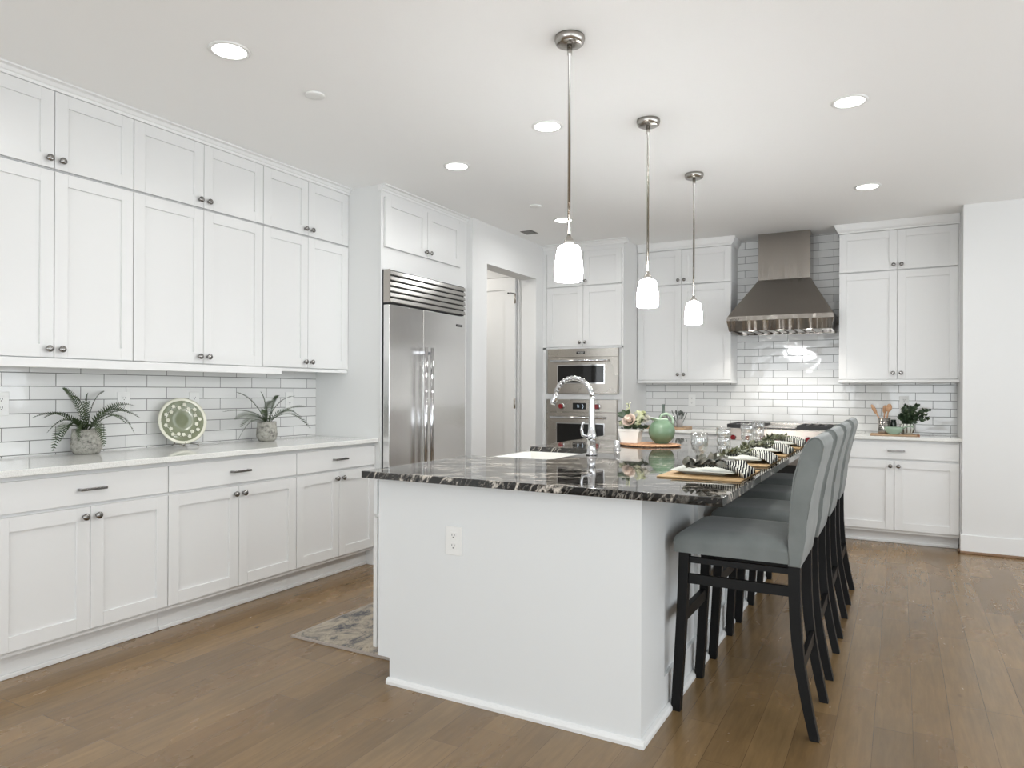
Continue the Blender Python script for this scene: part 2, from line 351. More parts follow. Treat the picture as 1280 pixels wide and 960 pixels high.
def text_mesh(txt, size, loc, rot, m, parent, name='lettering'):
    cu = bpy.data.curves.new(name, 'FONT'); cu.body = txt; cu.size = size; cu.extrude = 0.0006; cu.align_x = 'CENTER'; cu.align_y = 'CENTER'
    tmp = bpy.data.objects.new(name, cu); COL.objects.link(tmp); bpy.context.view_layer.update()
    me = bpy.data.meshes.new_from_object(tmp); bpy.data.objects.remove(tmp)
    me.materials.clear(); me.materials.append(m)
    o = bpy.data.objects.new(name, me); COL.objects.link(o)
    o.rotation_euler = rot; o.parent = parent; o.location = Vector(loc) - root_loc(parent)
    return o

# ---------------------------------------------------------------- room dimensions
CEIL = 2.74
WL = -3.90           # left wall
WB = 7.21            # back wall
XF = -3.265          # face of refrigerator enclosure
XP = -3.21           # face of the wall with the doorway
YR = 6.58            # face of the wall right of the back cabinets
XE, YS = 3.5, -3.4   # east and rear walls
f = MB().box(-5.2, XE+0.1, YS-0.1, WB+0.1, -0.05, 0.0); struct('floor', f, M['floor'])
f = MB().box(-5.2, XE+0.1, YS-0.1, WB+0.1, CEIL, CEIL+0.05); struct('ceiling', f, M['ceil'])
f = MB().box(WL-0.1, WL, YS, 4.10, 0, CEIL); struct('wall_left', f, M['wall'])
f = MB().box(WL, -3.27, 3.985, 4.0-0.0005, 0, CEIL); struct('wall_refrigerator_side', f, M['greywall'])
f = MB().box(XP-0.1, 0.50, WB, WB+0.1, 0, CEIL); struct('wall_back', f, M['wall'])
f = MB().box(0.432, XE, YR, WB+0.1, 0, CEIL); struct('wall_right', f, M['wall'])
# wall with the doorway (opening y 5.37..6.335, up to 2.385)
OY0, OY1, OZ, OX = 5.372, 6.335, 2.385, -3.375
f = MB(); f.box(OX, XP, 5.127, OY0, 0, CEIL).box(OX, XP, OY1, WB+0.1, 0, CEIL).box(OX, XP, OY0, OY1, OZ, CEIL); struct('wall_doorway', f, M['wall'])
# passage beyond
f = MB(); f.box(-5.2, OX, 6.36, 6.46, 0, CEIL); struct('wall_passage_back', f, M['wall'])
f = MB(); f.box(-5.2, OX, 5.02, 5.126, 0, CEIL); struct('wall_passage_front', f, M['wall'])
f = MB(); f.box(-5.2, -5.1, 5.126, 6.36, 0, CEIL); struct('wall_passage_side', f, M['wall'])
# passage door
dr = MB()
DX0, DX1, DYF, DZT = -4.18, -3.44, 6.352, 2.42
dr.box(DX0, DX1, 6.325, 6.350, 0.01, DZT)
for a, b, c_, d in ((DX0, DX1, DZT-0.125, DZT), (DX0, DX1, 0.01, 0.22), (DX0, DX0+0.12, 0.22, DZT-0.125), (DX1-0.12, DX1, 0.22, DZT-0.125)):
    dr.box(a, b, 6.312, 6.325, c_, d)
door = struct('door_1', dr, M['trim'])
for z in (2.20, 1.13, 0.25):
    hg = MB(); hg.lathe((DX1+0.004, 6.312, z-0.05), [(0.007, 0), (0.007, 0.10)], 10); hg.box(DX1-0.008, DX1+0.006, 6.309, 6.3125, z-0.05, z+0.05)
    hg.build('hinge', M['nickel'], door)
st = MB(); st.tube([(DX1-0.002, 6.312, 2.25), (DX1-0.03, 6.28, 2.255), (DX1-0.045, 6.25, 2.25)], 0.004, 8); st.ball((DX1-0.045, 6.25, 2.25), 0.008); st.build('hinge_stop', M['black'], door)
f = MB(); f.box(DX0-0.09, DX1+0.012, 6.345, 6.3599, DZT+0.012, DZT+0.02); f.box(DX1+0.012, DX1+0.03, 6.345, 6.3599, 0, DZT+0.02); struct('trim_door_frame', f, M['darkgap'] if False else M['trim'])
pl = bpy.data.lights.new('passage_fill', 'AREA'); pl.size = 0.5; pl.energy = 9; pl.color = (1, 0.96, 0.9)  # unseen lamp added to light the closed passage
po = bpy.data.objects.new('passage_fill', pl); COL.objects.link(po); po.location = (-4.2, 5.7, 2.7)

# rear and east walls with windows
def wall_with_windows(name, axis, pos, lo, hi, wins):
    f = MB(); xs = lo
    def B(a, b, z0, z1):
        if axis == 'Y': f.box(a, b, pos-0.1, pos, z0, z1)
        else: f.box(pos, pos+0.1, a, b, z0, z1)
    for a, b in wins:
        B(xs, a, 0, CEIL); B(a, b, 0, WZ0); B(a, b, WZ1, CEIL); xs = b
    B(xs, hi, 0, CEIL); struct(name, f, M['wall'])
wall_with_windows('wall_rear', 'Y', YS, -3.9, XE, WIN_REAR)
wall_with_windows('wall_east', 'X', XE, YS, YR, WIN_EAST)
k = 0
for axis, wins in (('Y', WIN_REAR), ('X', WIN_EAST)):
    for a, b in wins:
        k += 1; f = MB()
        def B(u0, u1, z0, z1):
            if axis == 'Y': f.box(u0, u1, YS-0.03, YS+0.015, z0, z1)
            else: f.box(XE-0.015, XE+0.03, u0, u1, z0, z1)
        B(a-0.07, b+0.07, WZ0-0.07, WZ0); B(a-0.07, b+0.07, WZ1, WZ1+0.07); B(a-0.07, a, WZ0, WZ1); B(b, b+0.07, WZ0, WZ1); B((a+b)/2-0.03, (a+b)/2+0.03, WZ0, WZ1)
        struct('window_%d' % k, f, M['trim'])

# baseboard of the right wall with brown shoe moulding
f = MB(); f.box(0.420, XE, YR-0.014, YR, 0.012, 0.145, M['trim'], 0.002).box(0.420, 0.432, YR, 6.70, 0.012, 0.145, M['trim']); bb = struct('baseboard_right', f)
f = MB(); f.box(0.405, XE, YR-0.030, YR-0.014, 0, 0.020, M['shoe'], 0.004).box(0.405, 0.420, YR-0.030, 6.66, 0, 0.020, M['shoe'], 0.004); struct('trim_shoe', f)

# ---------------------------------------------------------------- cabinet builder
class Frame:
    """u runs along the wall, n out of it; L: left wall (+X out), B: back wall (-Y out), I: island doors (-X out)"""
    def __init__(s, k, base): s.k = k; s.b = base
    def P(s, u, n, z):
        if s.k == 'L': return (s.b+n, u, z)
        if s.k == 'I': return (s.b-n, u, z)
        return (u, s.b-n, z)
    def box(s, mb, u0, u1, n0, n1, z0, z1, m=None, bev=0.0):
        a = s.P(u0, n0, z0); b = s.P(u1, n1, z1); mb.box(a[0], b[0], a[1], b[1], a[2], b[2], m, bev)
    def axis(s): return {'L': 'X', 'B': '-Y', 'I': 'X'}[s.k]
FL = Frame('L', WL); FB = Frame('B', WB)
def shaker(fr, root, u0, u1, n, z0, z1, stile=0.062):
    t = 0.020; mb = MB()
    fr.box(mb, u0, u0+stile, n-t, n, z0, z1, None, 0.0013); fr.box(mb, u1-stile, u1, n-t, n, z0, z1, None, 0.0013)
    fr.box(mb, u0+stile, u1-stile, n-t, n-0.0002, z0, z0+stile); fr.box(mb, u0+stile, u1-stile, n-t, n-0.0002, z1-stile, z1)
    fr.box(mb, u0+stile, u1-stile, n-t, n-0.010, z0+stile, z1-stile)
    return mb.build('door', M['cab'], root)
def knob(fr, parent, u, n, z, name='knob'):
    mb = MB(); sg = -1 if fr.k == 'I' else 1
    prof = [(0.0085, 0.0), (0.0075, 0.004), (0.0055, 0.008), (0.0055, 0.013), (0.012, 0.016), (0.0165, 0.020), (0.0165, 0.024), (0.012, 0.0285), (0.004, 0.030)]
    mb.lathe(fr.P(u, n, z), [(r, h*sg) for r, h in prof], 16, M['knob'], fr.axis())
    return mb.build(name, None, parent)
def pull(fr, parent, u, n, z, L=0.125):
    mb = MB()
    fr.box(mb, u-L/2, u+L/2, n+0.022, n+0.032, z-0.006, z+0.006, None, 0.002)
    for s_ in (-1, 1): fr.box(mb, u+s_*(L/2-0.006)-0.006, u+s_*(L/2-0.006)+0.006, n, n+0.024, z-0.006, z+0.006, None, 0.0015)
    return mb.build('handle', M['knob'], parent)
G = 0.0022
def pair_doors(fr, root, u0, um, u1, n, z0, z1, kz, stile=0.062):
    for a, b, ku in ((u0+G, um-G*0.7, um-0.030), (um+G*0.7, u1-G, um+0.030)):
        d = shaker(fr, root, a, b, n, z0, z1, stile)
        if kz is not None: knob(fr, d, ku, n, kz)
def wall_cab(fr, u0, um, u1, n, z0, z1, kz, label, group, name='wall_cabinet'):
    r = thing(name, fr.P((u0+u1)/2, n/2, z0), label, 'cabinet', group)
    mb = MB(); fr.box(mb, u0+0.0006, u1-0.0006, 0.012, n-0.0205, z0-0.004, z1+0.006 if z1 < 2.5 else CEIL-0.002); mb.build('cabinet_body', M['cab'], r)
    pair_doors(fr, r, u0, um, u1, n, z0, z1, kz)
    return r
def base_cab(fr, u0, um, u1, n, dz, label, group, toe=0.085):
    r = thing('base_cabinet', fr.P((u0+u1)/2, n/2, 0), label, 'cabinet', group)
    mb = MB(); fr.box(mb, u0+0.0006, u1-0.0006, 0.012, n-0.0205, 0.115+dz, 0.885+dz); fr.box(mb, u0+0.0006, u1-0.0006, 0.02, n-toe, 0.0, 0.1148+dz)
    mb.build('cabinet_body', M['cab'], r)
    mb = MB(); fr.box(mb, u0+0.001, u1-0.001, n-toe, n-toe+0.012, 0, 0.022, None, 0.004); mb.build('shoe_moulding', M['cab'], r)
    mb = MB(); fr.box(mb, u0+G, u1-G, n-0.020, n, 0.727+dz, 0.863+dz, None, 0.0015); dw = mb.build('drawer', M['cab'], r); pull(fr, dw, (u0+u1)/2+0.005, n, 0.796+dz)
    pair_doors(fr, r, u0, um, u1, n, 0.140+dz, 0.711+dz, 0.668+dz)
    return r
# left run: heights and widths
NU, NB_ = 0.33, 0.59
uL = [(1.52, 1.917, 2.317, 'left end, its near edge cut by the photo'), (2.317, 2.748, 3.187, 'middle'), (3.187, 3.578, 3.984, 'right end, next to the refrigerator wall')]
lab_u = ['tall white shaker upper cabinet at the near end of the long left wall run', 'tall white shaker upper cabinet above the round green plate', 'tall white shaker upper cabinet nearest the refrigerator, above the smaller fern']
lab_s = ['small white stacked cabinet under the ceiling at the near end of the left wall', 'small white stacked cabinet under the ceiling, middle of the three on the left wall', 'small white stacked cabinet under the ceiling on the left wall, nearest the refrigerator']
for (a, mdl, b, _), l1, l2 in zip(uL, lab_u, lab_s):
    wall_cab(FL, a, mdl, b, NU, 1.411, 2.308, 1.452, l1, 'tall upper cabinets on the left wall')
    wall_cab(FL, a, mdl, b, NU, 2.320, 2.692, 2.362, l2, 'small stacked cabinets on the left wall', 'stacked_cabinet')
bL = [(1.535, 1.943, 2.343), (2.343, 2.788, 3.228), (3.228, 3.612, 3.984)]
lab_b = ['white shaker base cabinet with wide drawer at the near left, cut by the photo edge', 'white shaker base cabinet with wide drawer, middle of the left counter run', 'white base cabinet at the far end of the left run, partly behind the island']
for (a, mdl, b), l1 in zip(bL, lab_b): base_cab(FL, a, mdl, b, NB_, 0, l1, 'base cabinets under the left counter')
# crown along the left run
def crown(fr, name, segs, n, z0=2.692, ends=(False, False)):
    """segs: u range; stepped and coved crown profile"""
    u0, u1 = segs
    prof = [(n-0.03, z0+0.002), (n+0.004, z0+0.002), (n+0.007, z0+0.010), (n+0.007, z0+0.016), (n+0.013, z0+0.020), (n+0.022, z0+0.034), (n+0.036, CEIL-0.010), (n+0.040, CEIL-0.009), (n+0.040, CEIL-0.0005), (n-0.03, CEIL-0.0005)]
    mb = MB(); mb.prism(prof, lambda p, a: fr.P(a, p[0], p[1]), u0 - (0.04 if ends[0] else 0), u1 + (0.04 if ends[1] else 0))
    return mb
struct('trim_crown_left', crown(FL, '', (1.52, 3.984), NU), M['trim'])
f = MB(); FL.box(f, 1.52, 3.345, NU-0.022, NU+0.001, 1.362, 1.4065, None, 0.003); FL.box(f, 3.345, 3.984, NU-0.03, NU-0.008, 1.384, 1.4065, None, 0.002); struct('trim_light_rail_left', f, M['trim'])
# left counter and backsplash
f = MB(); f.box(WL+0.001, -3.28, 1.45, 3.984, 0.8855, 0.915, None, 0.003)
tag(recenter(f.build('countertop', M['quartz']), (-3.59, 2.7, 0.8855)), 'long white quartz countertop on the left wall cabinets, under the ferns', 'countertop')
f = MB(); f.box(WL+0.0005, WL+0.010, 1.45, 3.984, 0.9155, 1.409)
o = f.build('tile_backsplash', M['tileL']); o['kind'] = 'structure'

# outlets
def outlet(fr, u, n, z, label, group=None, w_=0.072, h_=0.117, name='wall_outlet'):
    r = thing(name, fr.P(u, n, z-h_/2), label, 'outlet', group)
    mb = MB(); fr.box(mb, u-w_/2, u+w_/2, n, n+0.006, z-h_/2, z+h_/2, None, 0.002); pp = mb.build('cover_plate', M['plastic'], r)
    for dz in (-0.0215, 0.0215):
        mb = MB(); fr.box(mb, u-0.017, u+0.017, n+0.006, n+0.008, z+dz-0.0145, z+dz+0.0145, M['plastic'], 0.0008)
        for du in (-0.006, 0.006): fr.box(mb, u+du-0.0012, u+du+0.0012, n+0.008, n+0.0084, z+dz-0.001, z+dz+0.008, M['plasticgrey'])
        fr.box(mb, u-0.0025, u+0.0025, n+0.008, n+0.0084, z+dz-0.009, z+dz-0.0045, M['plasticgrey'])
        mb.build('receptacle', None, r)
    return r
gO = 'outlets in the left backsplash'
outlet(FL, 1.838, 0.010, 1.185, 'white outlet on the left backsplash at the photo edge, left of the big fern', gO)
outlet(FL, 2.467, 0.010, 1.185, 'white outlet on the left backsplash just behind the right fronds of the big fern', gO)
outlet(FL, 2.927, 0.010, 1.185, 'white outlet on the left backsplash behind the round green plate', gO)
outlet(FL, 3.715, 0.010, 1.185, 'white outlet on the left backsplash just right of the smaller fern', gO)

# ---------------------------------------------------------------- refrigerator enclosure
FF = Frame('L', -3.99)
YF0, YF1 = 3.9995, 5.012
r = thing('refrigerator_enclosure', (-3.6, 4.55, 0), 'white tall cabinet surround framing the steel refrigerator, two small doors on top', 'cabinet')
f = MB()
f.box(-3.9, XF, 3.986+0.014, YF0+0.004, 0, CEIL-0.001) if False else None
f.box(WL, XF, YF1, 5.1265, 0, CEIL-0.001); f.box(WL, XF, YF0, YF1, 2.132, 2.29); f.box(WL, XF-0.002, YF0, YF1, 2.29, CEIL-0.001)
f.box(WL, WL+0.02, YF0, YF1, 0, 2.13)
f.build('cabinet_body', M['cab'], r)
f = MB(); f.box(-3.2699, XF, 3.980, 3.9990, 0, CEIL-0.001); f.build('edge_stile', M['cab'], r)
for a, b, ku in ((4.012, 4.522-0.002, 4.492), (4.522+0.002, 5.000, 4.552)):
    d = shaker(FF, r, a, b, 0.745, 2.296, 2.655); knob(FF, d, ku, 0.745, 2.336)
struct('trim_crown_refrigerator', crown(FF, '', (3.978, 5.1262), 0.725), M['trim'])
# refrigerator
rf = thing('refrigerator', (-3.5, 4.5, 0), 'built-in stainless steel refrigerator with louvred grille on top and paired bar handles', 'refrigerator')
XR = -3.20
f = MB(); f.box(-3.85, XR-0.055, YF0+0.004, YF1-0.004, 0.0, 2.128); f.build('refrigerator_body', M['darkgap'], rf)
f = MB(); f.box(XR-0.05, XR-0.018, YF0+0.002, YF1-0.006, 1.885, 2.128); f.build('grille_backing', M['darkgap'], rf)
f = MB(); f.box(XR-0.055, XR, YF0+0.0, YF0+0.010, 1.890, 2.128); f.build('grille_side', M['oven'], rf)
for i in range(6):
    z0 = 1.892 + i*0.0395
    f = MB(); f.prism([(XR-0.017, z0), (XR-0.002, z0+0.001), (XR, z0+0.006), (XR-0.006, z0+0.030), (XR-0.017, z0+0.034)], lambda p, a: (p[0], a, p[1]), YF0+0.0105, YF1-0.008); f.build('louvre', M['grille'], rf)
for nm, a, b in (('freezer_door', YF0+0.001, 4.404), ('refrigerator_door', 4.410, YF1-0.006)):
    f = MB(); f.box(XR-0.055, XR, a, b, 0.11, 1.876, None, 0.003); dd = f.build(nm, M['fridge'], rf)
    yy = 4.368 if nm == 'freezer_door' else 4.446
    f = MB(); f.lathe((XR+0.058, yy, 0), [(0.0135, 0.42), (0.0135, 1.585)], 20, M['chrome'])
    for z in (0.47, 1.545): f.box(XR, XR+0.058, yy-0.010, yy+0.010, z-0.014, z+0.014, M['chrome'], 0.003)
    f.build('handle', None, dd)
    if nm == 'refrigerator_door':
        f = MB(); f.box(XR, XR+0.002, 4.865, 4.955, 1.787, 1.806); bd = f.build('badge', M['black'], dd)
        text_mesh('SUB-ZERO', 0.0145, (XR+0.0022, 4.910, 1.7965), (PI/2, 0, PI/2), M['badge'], bd)
f = MB(); f.box(-3.3, XR-0.05, YF0+0.01, YF1-0.01, 0.0, 0.105); f.build('kick_plate', M['oven'], rf)

# ---------------------------------------------------------------- back wall run
NO = 0.72
ov = thing('oven_tower_cabinet', (-2.78, 6.85, 0), 'tall white cabinet tower in the far left corner holding the microwave and oven', 'cabinet')
XO0, XO1 = XP+0.001, -2.345
f = MB(); FB.box(f, XO0, XO1, 0.001, NO-0.0205, 0.115, CEIL-0.001); FB.box(f, XO0, XO1, 0.02, NO-0.09, 0, 0.1148)
f.build('cabinet_body', M['cab'], ov)
f = MB()
FB.box(f, XO0, XO1, NO-0.0203, NO-0.004, 1.684, 1.700)
FB.box(f, XO0, -3.170, NO-0.0203, NO-0.004, 0.115, CEIL-0.045); FB.box(f, -2.360, XO1, NO-0.0203, NO-0.004, 0.115, CEIL-0.045); FB.box(f, -3.170, -2.360, NO-0.0203, NO-0.004, 1.181, 1.229); FB.box(f, -3.170, -2.360, NO-0.0203, NO-0.004, 2.650, 2.70)
f.build('face_frame', M['cab'], ov)
pair_doors(FB, ov, -3.168, -2.766, -2.362, NO, 1.704, 2.300, 1.745)
pair_doors(FB, ov, -3.168, -2.766, -2.362, NO, 2.312, 2.648, 2.352)
f = MB(); FB.box(f, -3.165, -2.365, NO-0.020, NO, 0.14, 0.44, None, 0.0015); dw = f.build('drawer', M['cab'], ov); pull(FB, dw, -2.766, NO, 0.37)
struct('trim_crown_oven', crown(FB, '', (XO0, XO1), NO, ends=(False, True)), M['trim'])
# microwave
yo = WB-NO
def bar_handle(parent, x0, x1, y, z, out=0.045, r_=0.011):
    mb = MB(); mb.lathe((0, y-out, z), [(r_, x0), (r_, x1)], 16, M['chrome'], 'X')
    for x in (x0+0.022, x1-0.022): mb.lathe((x, y, z), [(r_*1.15, 0), (r_*0.9, out)], 12, M['chrome'], '-Y')
    return mb.build('handle', None, parent)
mw = thing('microwave', (-2.768, 6.6, 1.232), 'stainless steel built-in microwave above the oven, behind the faucet arc', 'microwave')
f = MB(); f.box(-3.146, -2.391, yo-0.004, yo+0.016, 1.232, 1.682); f.build('casing', M['oven'], mw)
f = MB(); f.box(-3.144, -2.393, yo-0.022, yo-0.005, 1.598, 1.680, None, 0.002); cp = f.build('top_panel', M['oven'], mw)
f = MB(); f.box(-2.825, -2.735, yo-0.0235, yo-0.0221, 1.628, 1.654); bd = f.build('badge', M['black'], cp); text_mesh('WOLF', 0.024, (-2.780, yo-0.0242, 1.641), (PI/2, 0, 0), M['badge'], bd)
f = MB(); f.box(-3.144, -2.393, yo-0.026, yo-0.005, 1.236, 1.589, None, 0.002); dd = f.build('door', M['oven'], mw)
f = MB(); f.box(-3.035, -2.523, yo-0.0272, yo-0.0261, 1.333, 1.523, M['chrome']); f.box(-3.025, -2.533, yo-0.0284, yo-0.0273, 1.343, 1.513, M['blackglass']); f.build('window', None, dd)
bar_handle(dd, -3.086, -2.48, yo-0.026, 1.561)
text_mesh('m  m', 0.014, (-2.785, yo-0.0268, 1.283), (PI/2, 0, 0), M['knob'], dd, 'button_marks')
# wall oven
wo = thing('wall_oven', (-2.775, 6.6, 0.47), 'stainless steel wall oven with two red knobs, half hidden behind the island', 'oven')
f = MB(); f.box(-3.152, -2.400, yo-0.004, yo+0.016, 0.45, 1.176); f.build('casing', M['oven'], wo)
f = MB(); f.box(-3.150, -2.402, yo-0.026, yo-0.005, 1.052, 1.174, None, 0.002); cp = f.build('control_panel', M['oven'], wo)
f = MB(); f.box(-2.861, -2.719, yo-0.0275, yo-0.0261, 1.078, 1.142); ds = f.build('display', M['display'], cp)
text_mesh('2:', 0.035, (-2.80, yo-0.0282, 1.110), (PI/2, 0, 0.0), M['digits'], ds, 'clock_digits')
f = MB(); f.tube([(-2.765+0.018*math.cos(t*0.35), yo-0.0285, 1.108+0.022*math.sin(t*0.35)) for t in range(-4, 5)], 0.0015, 6); f.build('dial_arc', M['digits'], ds)
for x in (-2.982, -2.598):
    f = MB(); f.lathe((x, yo-0.0262, 1.108), [(0.031, 0), (0.031, 0.006), (0.026, 0.008)], 24, M['chrome'], '-Y'); f.lathe((x, yo-0.033, 1.108), [(0.025, 0), (0.025, 0.024), (0.021, 0.028)], 24, M['red'], '-Y'); f.build('knob', None, cp)
f = MB(); f.box(-3.150, -2.402, yo-0.028, yo-0.005, 0.455, 1.043, None, 0.002); dd = f.build('door', M['oven'], wo)
f = MB(); f.box(-3.043, -2.523, yo-0.0292, yo-0.0281, 0.61, 0.944, M['chrome']); f.box(-3.033, -2.533, yo-0.0304, yo-0.0293, 0.62, 0.934, M['blackglass']); f.build('window', None, dd)
bar_handle(dd, -3.09, -2.52, yo-0.028, 0.998)

# upper cabinets on the back wall
NUB = 0.31
XM0, XM1, XR0, XR1 = -2.344, -1.415, -0.480, 0.430
wall_cab(FB, XM0+0.004, -1.893, XM1, NUB, 1.376, 2.306, 1.428, 'tall white upper cabinet on the back wall between oven tower and range hood', 'tall upper cabinets on the back wall')
wall_cab(FB, XM0+0.004, -1.893, XM1, NUB, 2.318, 2.658, 2.358, 'small white top cabinet under the ceiling between oven tower and range hood', 'small stacked cabinets on the back wall', 'stacked_cabinet')
wall_cab(FB, XR0, -0.024, XR1-0.01, NUB, 1.376, 2.306, 1.428, 'tall white upper cabinet on the back wall right of the range hood', 'tall upper cabinets on the back wall')
wall_cab(FB, XR0, -0.024, XR1-0.01, NUB, 2.318, 2.658, 2.358, 'small white top cabinet under the ceiling right of the range hood', 'small stacked cabinets on the back wall', 'stacked_cabinet')
f = MB(); FB.box(f, XR1-0.0096, 0.4315, 0.012, NUB-0.006, 1.372, CEIL-0.05); struct('trim_filler_upper', f, M['cab'])
f = MB(); FB.box(f, 0.4186, 0.4315, 0.012, 0.55, 0.10, 0.8670); struct('trim_filler_lower', f, M['cab'])
def crown_ret(name, u0, u1, left, right):
    z0 = 2.66; n = NUB
    f = crown(FB, '', (u0 - (0.0), u1), n, z0)
    prof = [(0.0, z0+0.002), (0.004, z0+0.002), (0.007, z0+0.010), (0.007, z0+0.016), (0.013, z0+0.020), (0.022, z0+0.034), (0.036, CEIL-0.010), (0.040, CEIL-0.009), (0.040, CEIL-0.0005), (0.0, CEIL-0.0005)]
    if right: f.prism(prof, lambda p, a: (u1+p[0], WB-a, p[1]), 0.012, n + 0.0); f.prism(prof, lambda p, a: (u1+p[0]*a, WB-n-p[0], p[1]), 0.0, 1.0)
    if left: f.prism(prof, lambda p, a: (u0-p[0], WB-a, p[1]), 0.012, n + 0.0); f.prism(prof, lambda p, a: (u0-p[0]*a, WB-n-p[0], p[1]), 0.0, 1.0)
    struct(name, f, M['trim'])
crown_ret('trim_crown_back_middle', XM0+0.004, XM1, False, True)
crown_ret('trim_crown_back_right', XR0, XR1, True, False)
f = MB(); FB.box(f, XM0+0.004, XM1+0.004, NUB-0.022, NUB+0.002, 1.344, 1.3715, None, 0.003); FB.box(f, XM1-0.02, XM1+0.004, 0.012, NUB-0.022, 1.344, 1.3715); struct('trim_light_rail_back_middle', f, M['trim'])
f = MB(); FB.box(f, XR0-0.004, XR1, NUB-0.022, NUB+0.002, 1.344, 1.3715, None, 0.003); FB.box(f, XR0-0.004, XR0+0.02, 0.012, NUB-0.022, 1.344, 1.3715); struct('trim_light_rail_back_right', f, M['trim'])
f = MB(); FB.box(f, -2.344, 0.4315, 0.0005, 0.010, 0.8955, CEIL-0.001); o = f.build('tile_backsplash', M['tileB']); o['kind'] = 'structure'
# base cabinets
NBB = 0.56
base_cab(FB, XM0+0.002, -1.893, -1.412, NBB, -0.018, 'white base cabinet on the back wall between oven tower and range', 'base cabinets on the back wall')
base_cab(FB, -0.482, -0.040, 0.418, NBB, -0.018, 'white base cabinet with wide drawer right of the range, in the far right corner', 'base cabinets on the back wall')
f = MB(); f.box(XM0+0.001, -1.411, WB-0.586, WB-0.0105, 0.8675, 0.895, None, 0.003)
tag(recenter(f.build('countertop', M['quartz']), (-1.9, 6.9, 0.8675)), 'white quartz countertop at the back, left of the range', 'countertop', 'countertops on the back wall')
f = MB(); f.box(-0.484, 0.431, WB-0.586, WB-0.0105, 0.8675, 0.895, None, 0.003)
tag(recenter(f.build('countertop', M['quartz']), (0, 6.9, 0.8675)), 'white quartz countertop at the back, right of the range under the utensil crock', 'countertop', 'countertops on the back wall')
outlet(FB, -1.861, 0.010, 1.170, 'white outlet on the back backsplash left of the range, above the cutlery', 'outlets in the back backsplash')
outlet(FB, 0.031, 0.010, 1.170, 'white outlet on the back backsplash behind the leafy plant', 'outlets in the back backsplash')

# ---------------------------------------------------------------- range
rg = thing('gas_range', (-0.95, 6.9, 0), 'stainless steel gas range with black grates and red knobs under the hood', 'stove')
RX0, RX1, RY = -1.405, -0.490, 6.60
f = MB(); f.box(RX0, RX1, RY+0.03, WB-0.0105, 0.10, 0.900); f.build('range_body', M['oven'], rg)
f = MB(); f.box(RX0, RX1, RY+0.005, WB-0.0105, 0.9005, 0.930, None, 0.003); f.build('cooktop', M['oven'], rg)
f = MB(); f.box(RX0, RX1, WB-0.05, WB-0.0106, 0.930, 0.965, None, 0.002); f.build('back_trim', M['oven'], rg)
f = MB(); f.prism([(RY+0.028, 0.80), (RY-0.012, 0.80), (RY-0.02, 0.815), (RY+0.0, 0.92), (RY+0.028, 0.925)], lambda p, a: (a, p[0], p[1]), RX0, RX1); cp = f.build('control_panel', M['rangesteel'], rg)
for i in range(7):
    x = RX0+0.08+i*0.126
    f = MB(); f.lathe((x, RY-0.010, 0.848), [(0.026, 0), (0.026, 0.006)], 20, M['chrome'], '-Y'); f.lathe((x, RY-0.016, 0.848), [(0.022, 0), (0.020, 0.03)], 20, M['red'], '-Y'); f.build('knob', None, cp)
for nm, a, b in (('left', RX0+0.012, RX0+0.305), ('right', RX1-0.305, RX1-0.012)):
    f = MB()
    for x in [a+0.008+(b-a-0.016)*i/4 for i in range(5)]: f.box(x-0.006, x+0.006, RY+0.05, WB-0.075, 0.952, 0.966)
    for y in [RY+0.05+0.46*i/5 for i in range(6)]: f.box(a, b, y-0.006, y+0.006, 0.950, 0.962)
    f.box(a, b, RY+0.040, RY+0.052, 0.9305, 0.964); f.box(a, a+0.01, RY+0.05, WB-0.08, 0.9305, 0.962); f.box(b-0.01, b, RY+0.05, WB-0.08, 0.9305, 0.962)
    for y in (RY+0.16, RY+0.40): f.lathe(((a+b)/2, y, 0.9305), [(0.05, 0), (0.045, 0.012), (0.03, 0.016)], 20)
    f.build('grate', M['iron'], rg)
f = MB(); f.box(RX0+0.315, RX1-0.315, RY+0.05, WB-0.08, 0.9305, 0.946, M['oven'], 0.002); f.box(RX0+0.315, RX1-0.315, RY+0.034, RY+0.0495, 0.9305, 0.938, M['black']); f.build('griddle', None, rg)
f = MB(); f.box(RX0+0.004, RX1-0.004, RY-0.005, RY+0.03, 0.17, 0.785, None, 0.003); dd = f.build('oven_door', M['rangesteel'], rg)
f = MB(); f.box(RX0+0.16, RX1-0.16, RY-0.0065, RY-0.0051, 0.33, 0.62); f.build('window', M['blackglass'], dd)
bar_handle(dd, RX0+0.05, RX1-0.05, RY-0.005, 0.735, 0.05, 0.013)
for x in (RX0+0.05, RX1-0.05):
    for y in (RY+0.08, WB-0.1):
        f = MB(); f.lathe((x, y, 0), [(0.022, 0), (0.022, 0.11)], 14); f.build('leg', M['oven'], rg)

# ---------------------------------------------------------------- range hood
hd = thing('range_hood', (-0.95, 6.95, 1.81), 'stainless steel chimney range hood with flared canopy on the tiled back wall', 'range hood')
HX0, HX1, HC0, HC1 = -1.392, -0.505, -1.174, -0.722
YH, YC, yb = 6.622, 6.935, WB-0.0108
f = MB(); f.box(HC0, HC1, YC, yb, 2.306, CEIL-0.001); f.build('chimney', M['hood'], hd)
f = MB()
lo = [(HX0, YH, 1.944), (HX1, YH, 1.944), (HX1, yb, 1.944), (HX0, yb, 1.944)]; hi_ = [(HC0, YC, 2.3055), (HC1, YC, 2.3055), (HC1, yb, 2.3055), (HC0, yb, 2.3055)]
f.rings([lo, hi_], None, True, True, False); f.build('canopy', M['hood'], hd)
f = MB()
a = [(HX0+0.014, YH+0.016, 1.812), (HX1-0.014, YH+0.016, 1.812), (HX1-0.014, yb, 1.812), (HX0+0.014, yb, 1.812)]
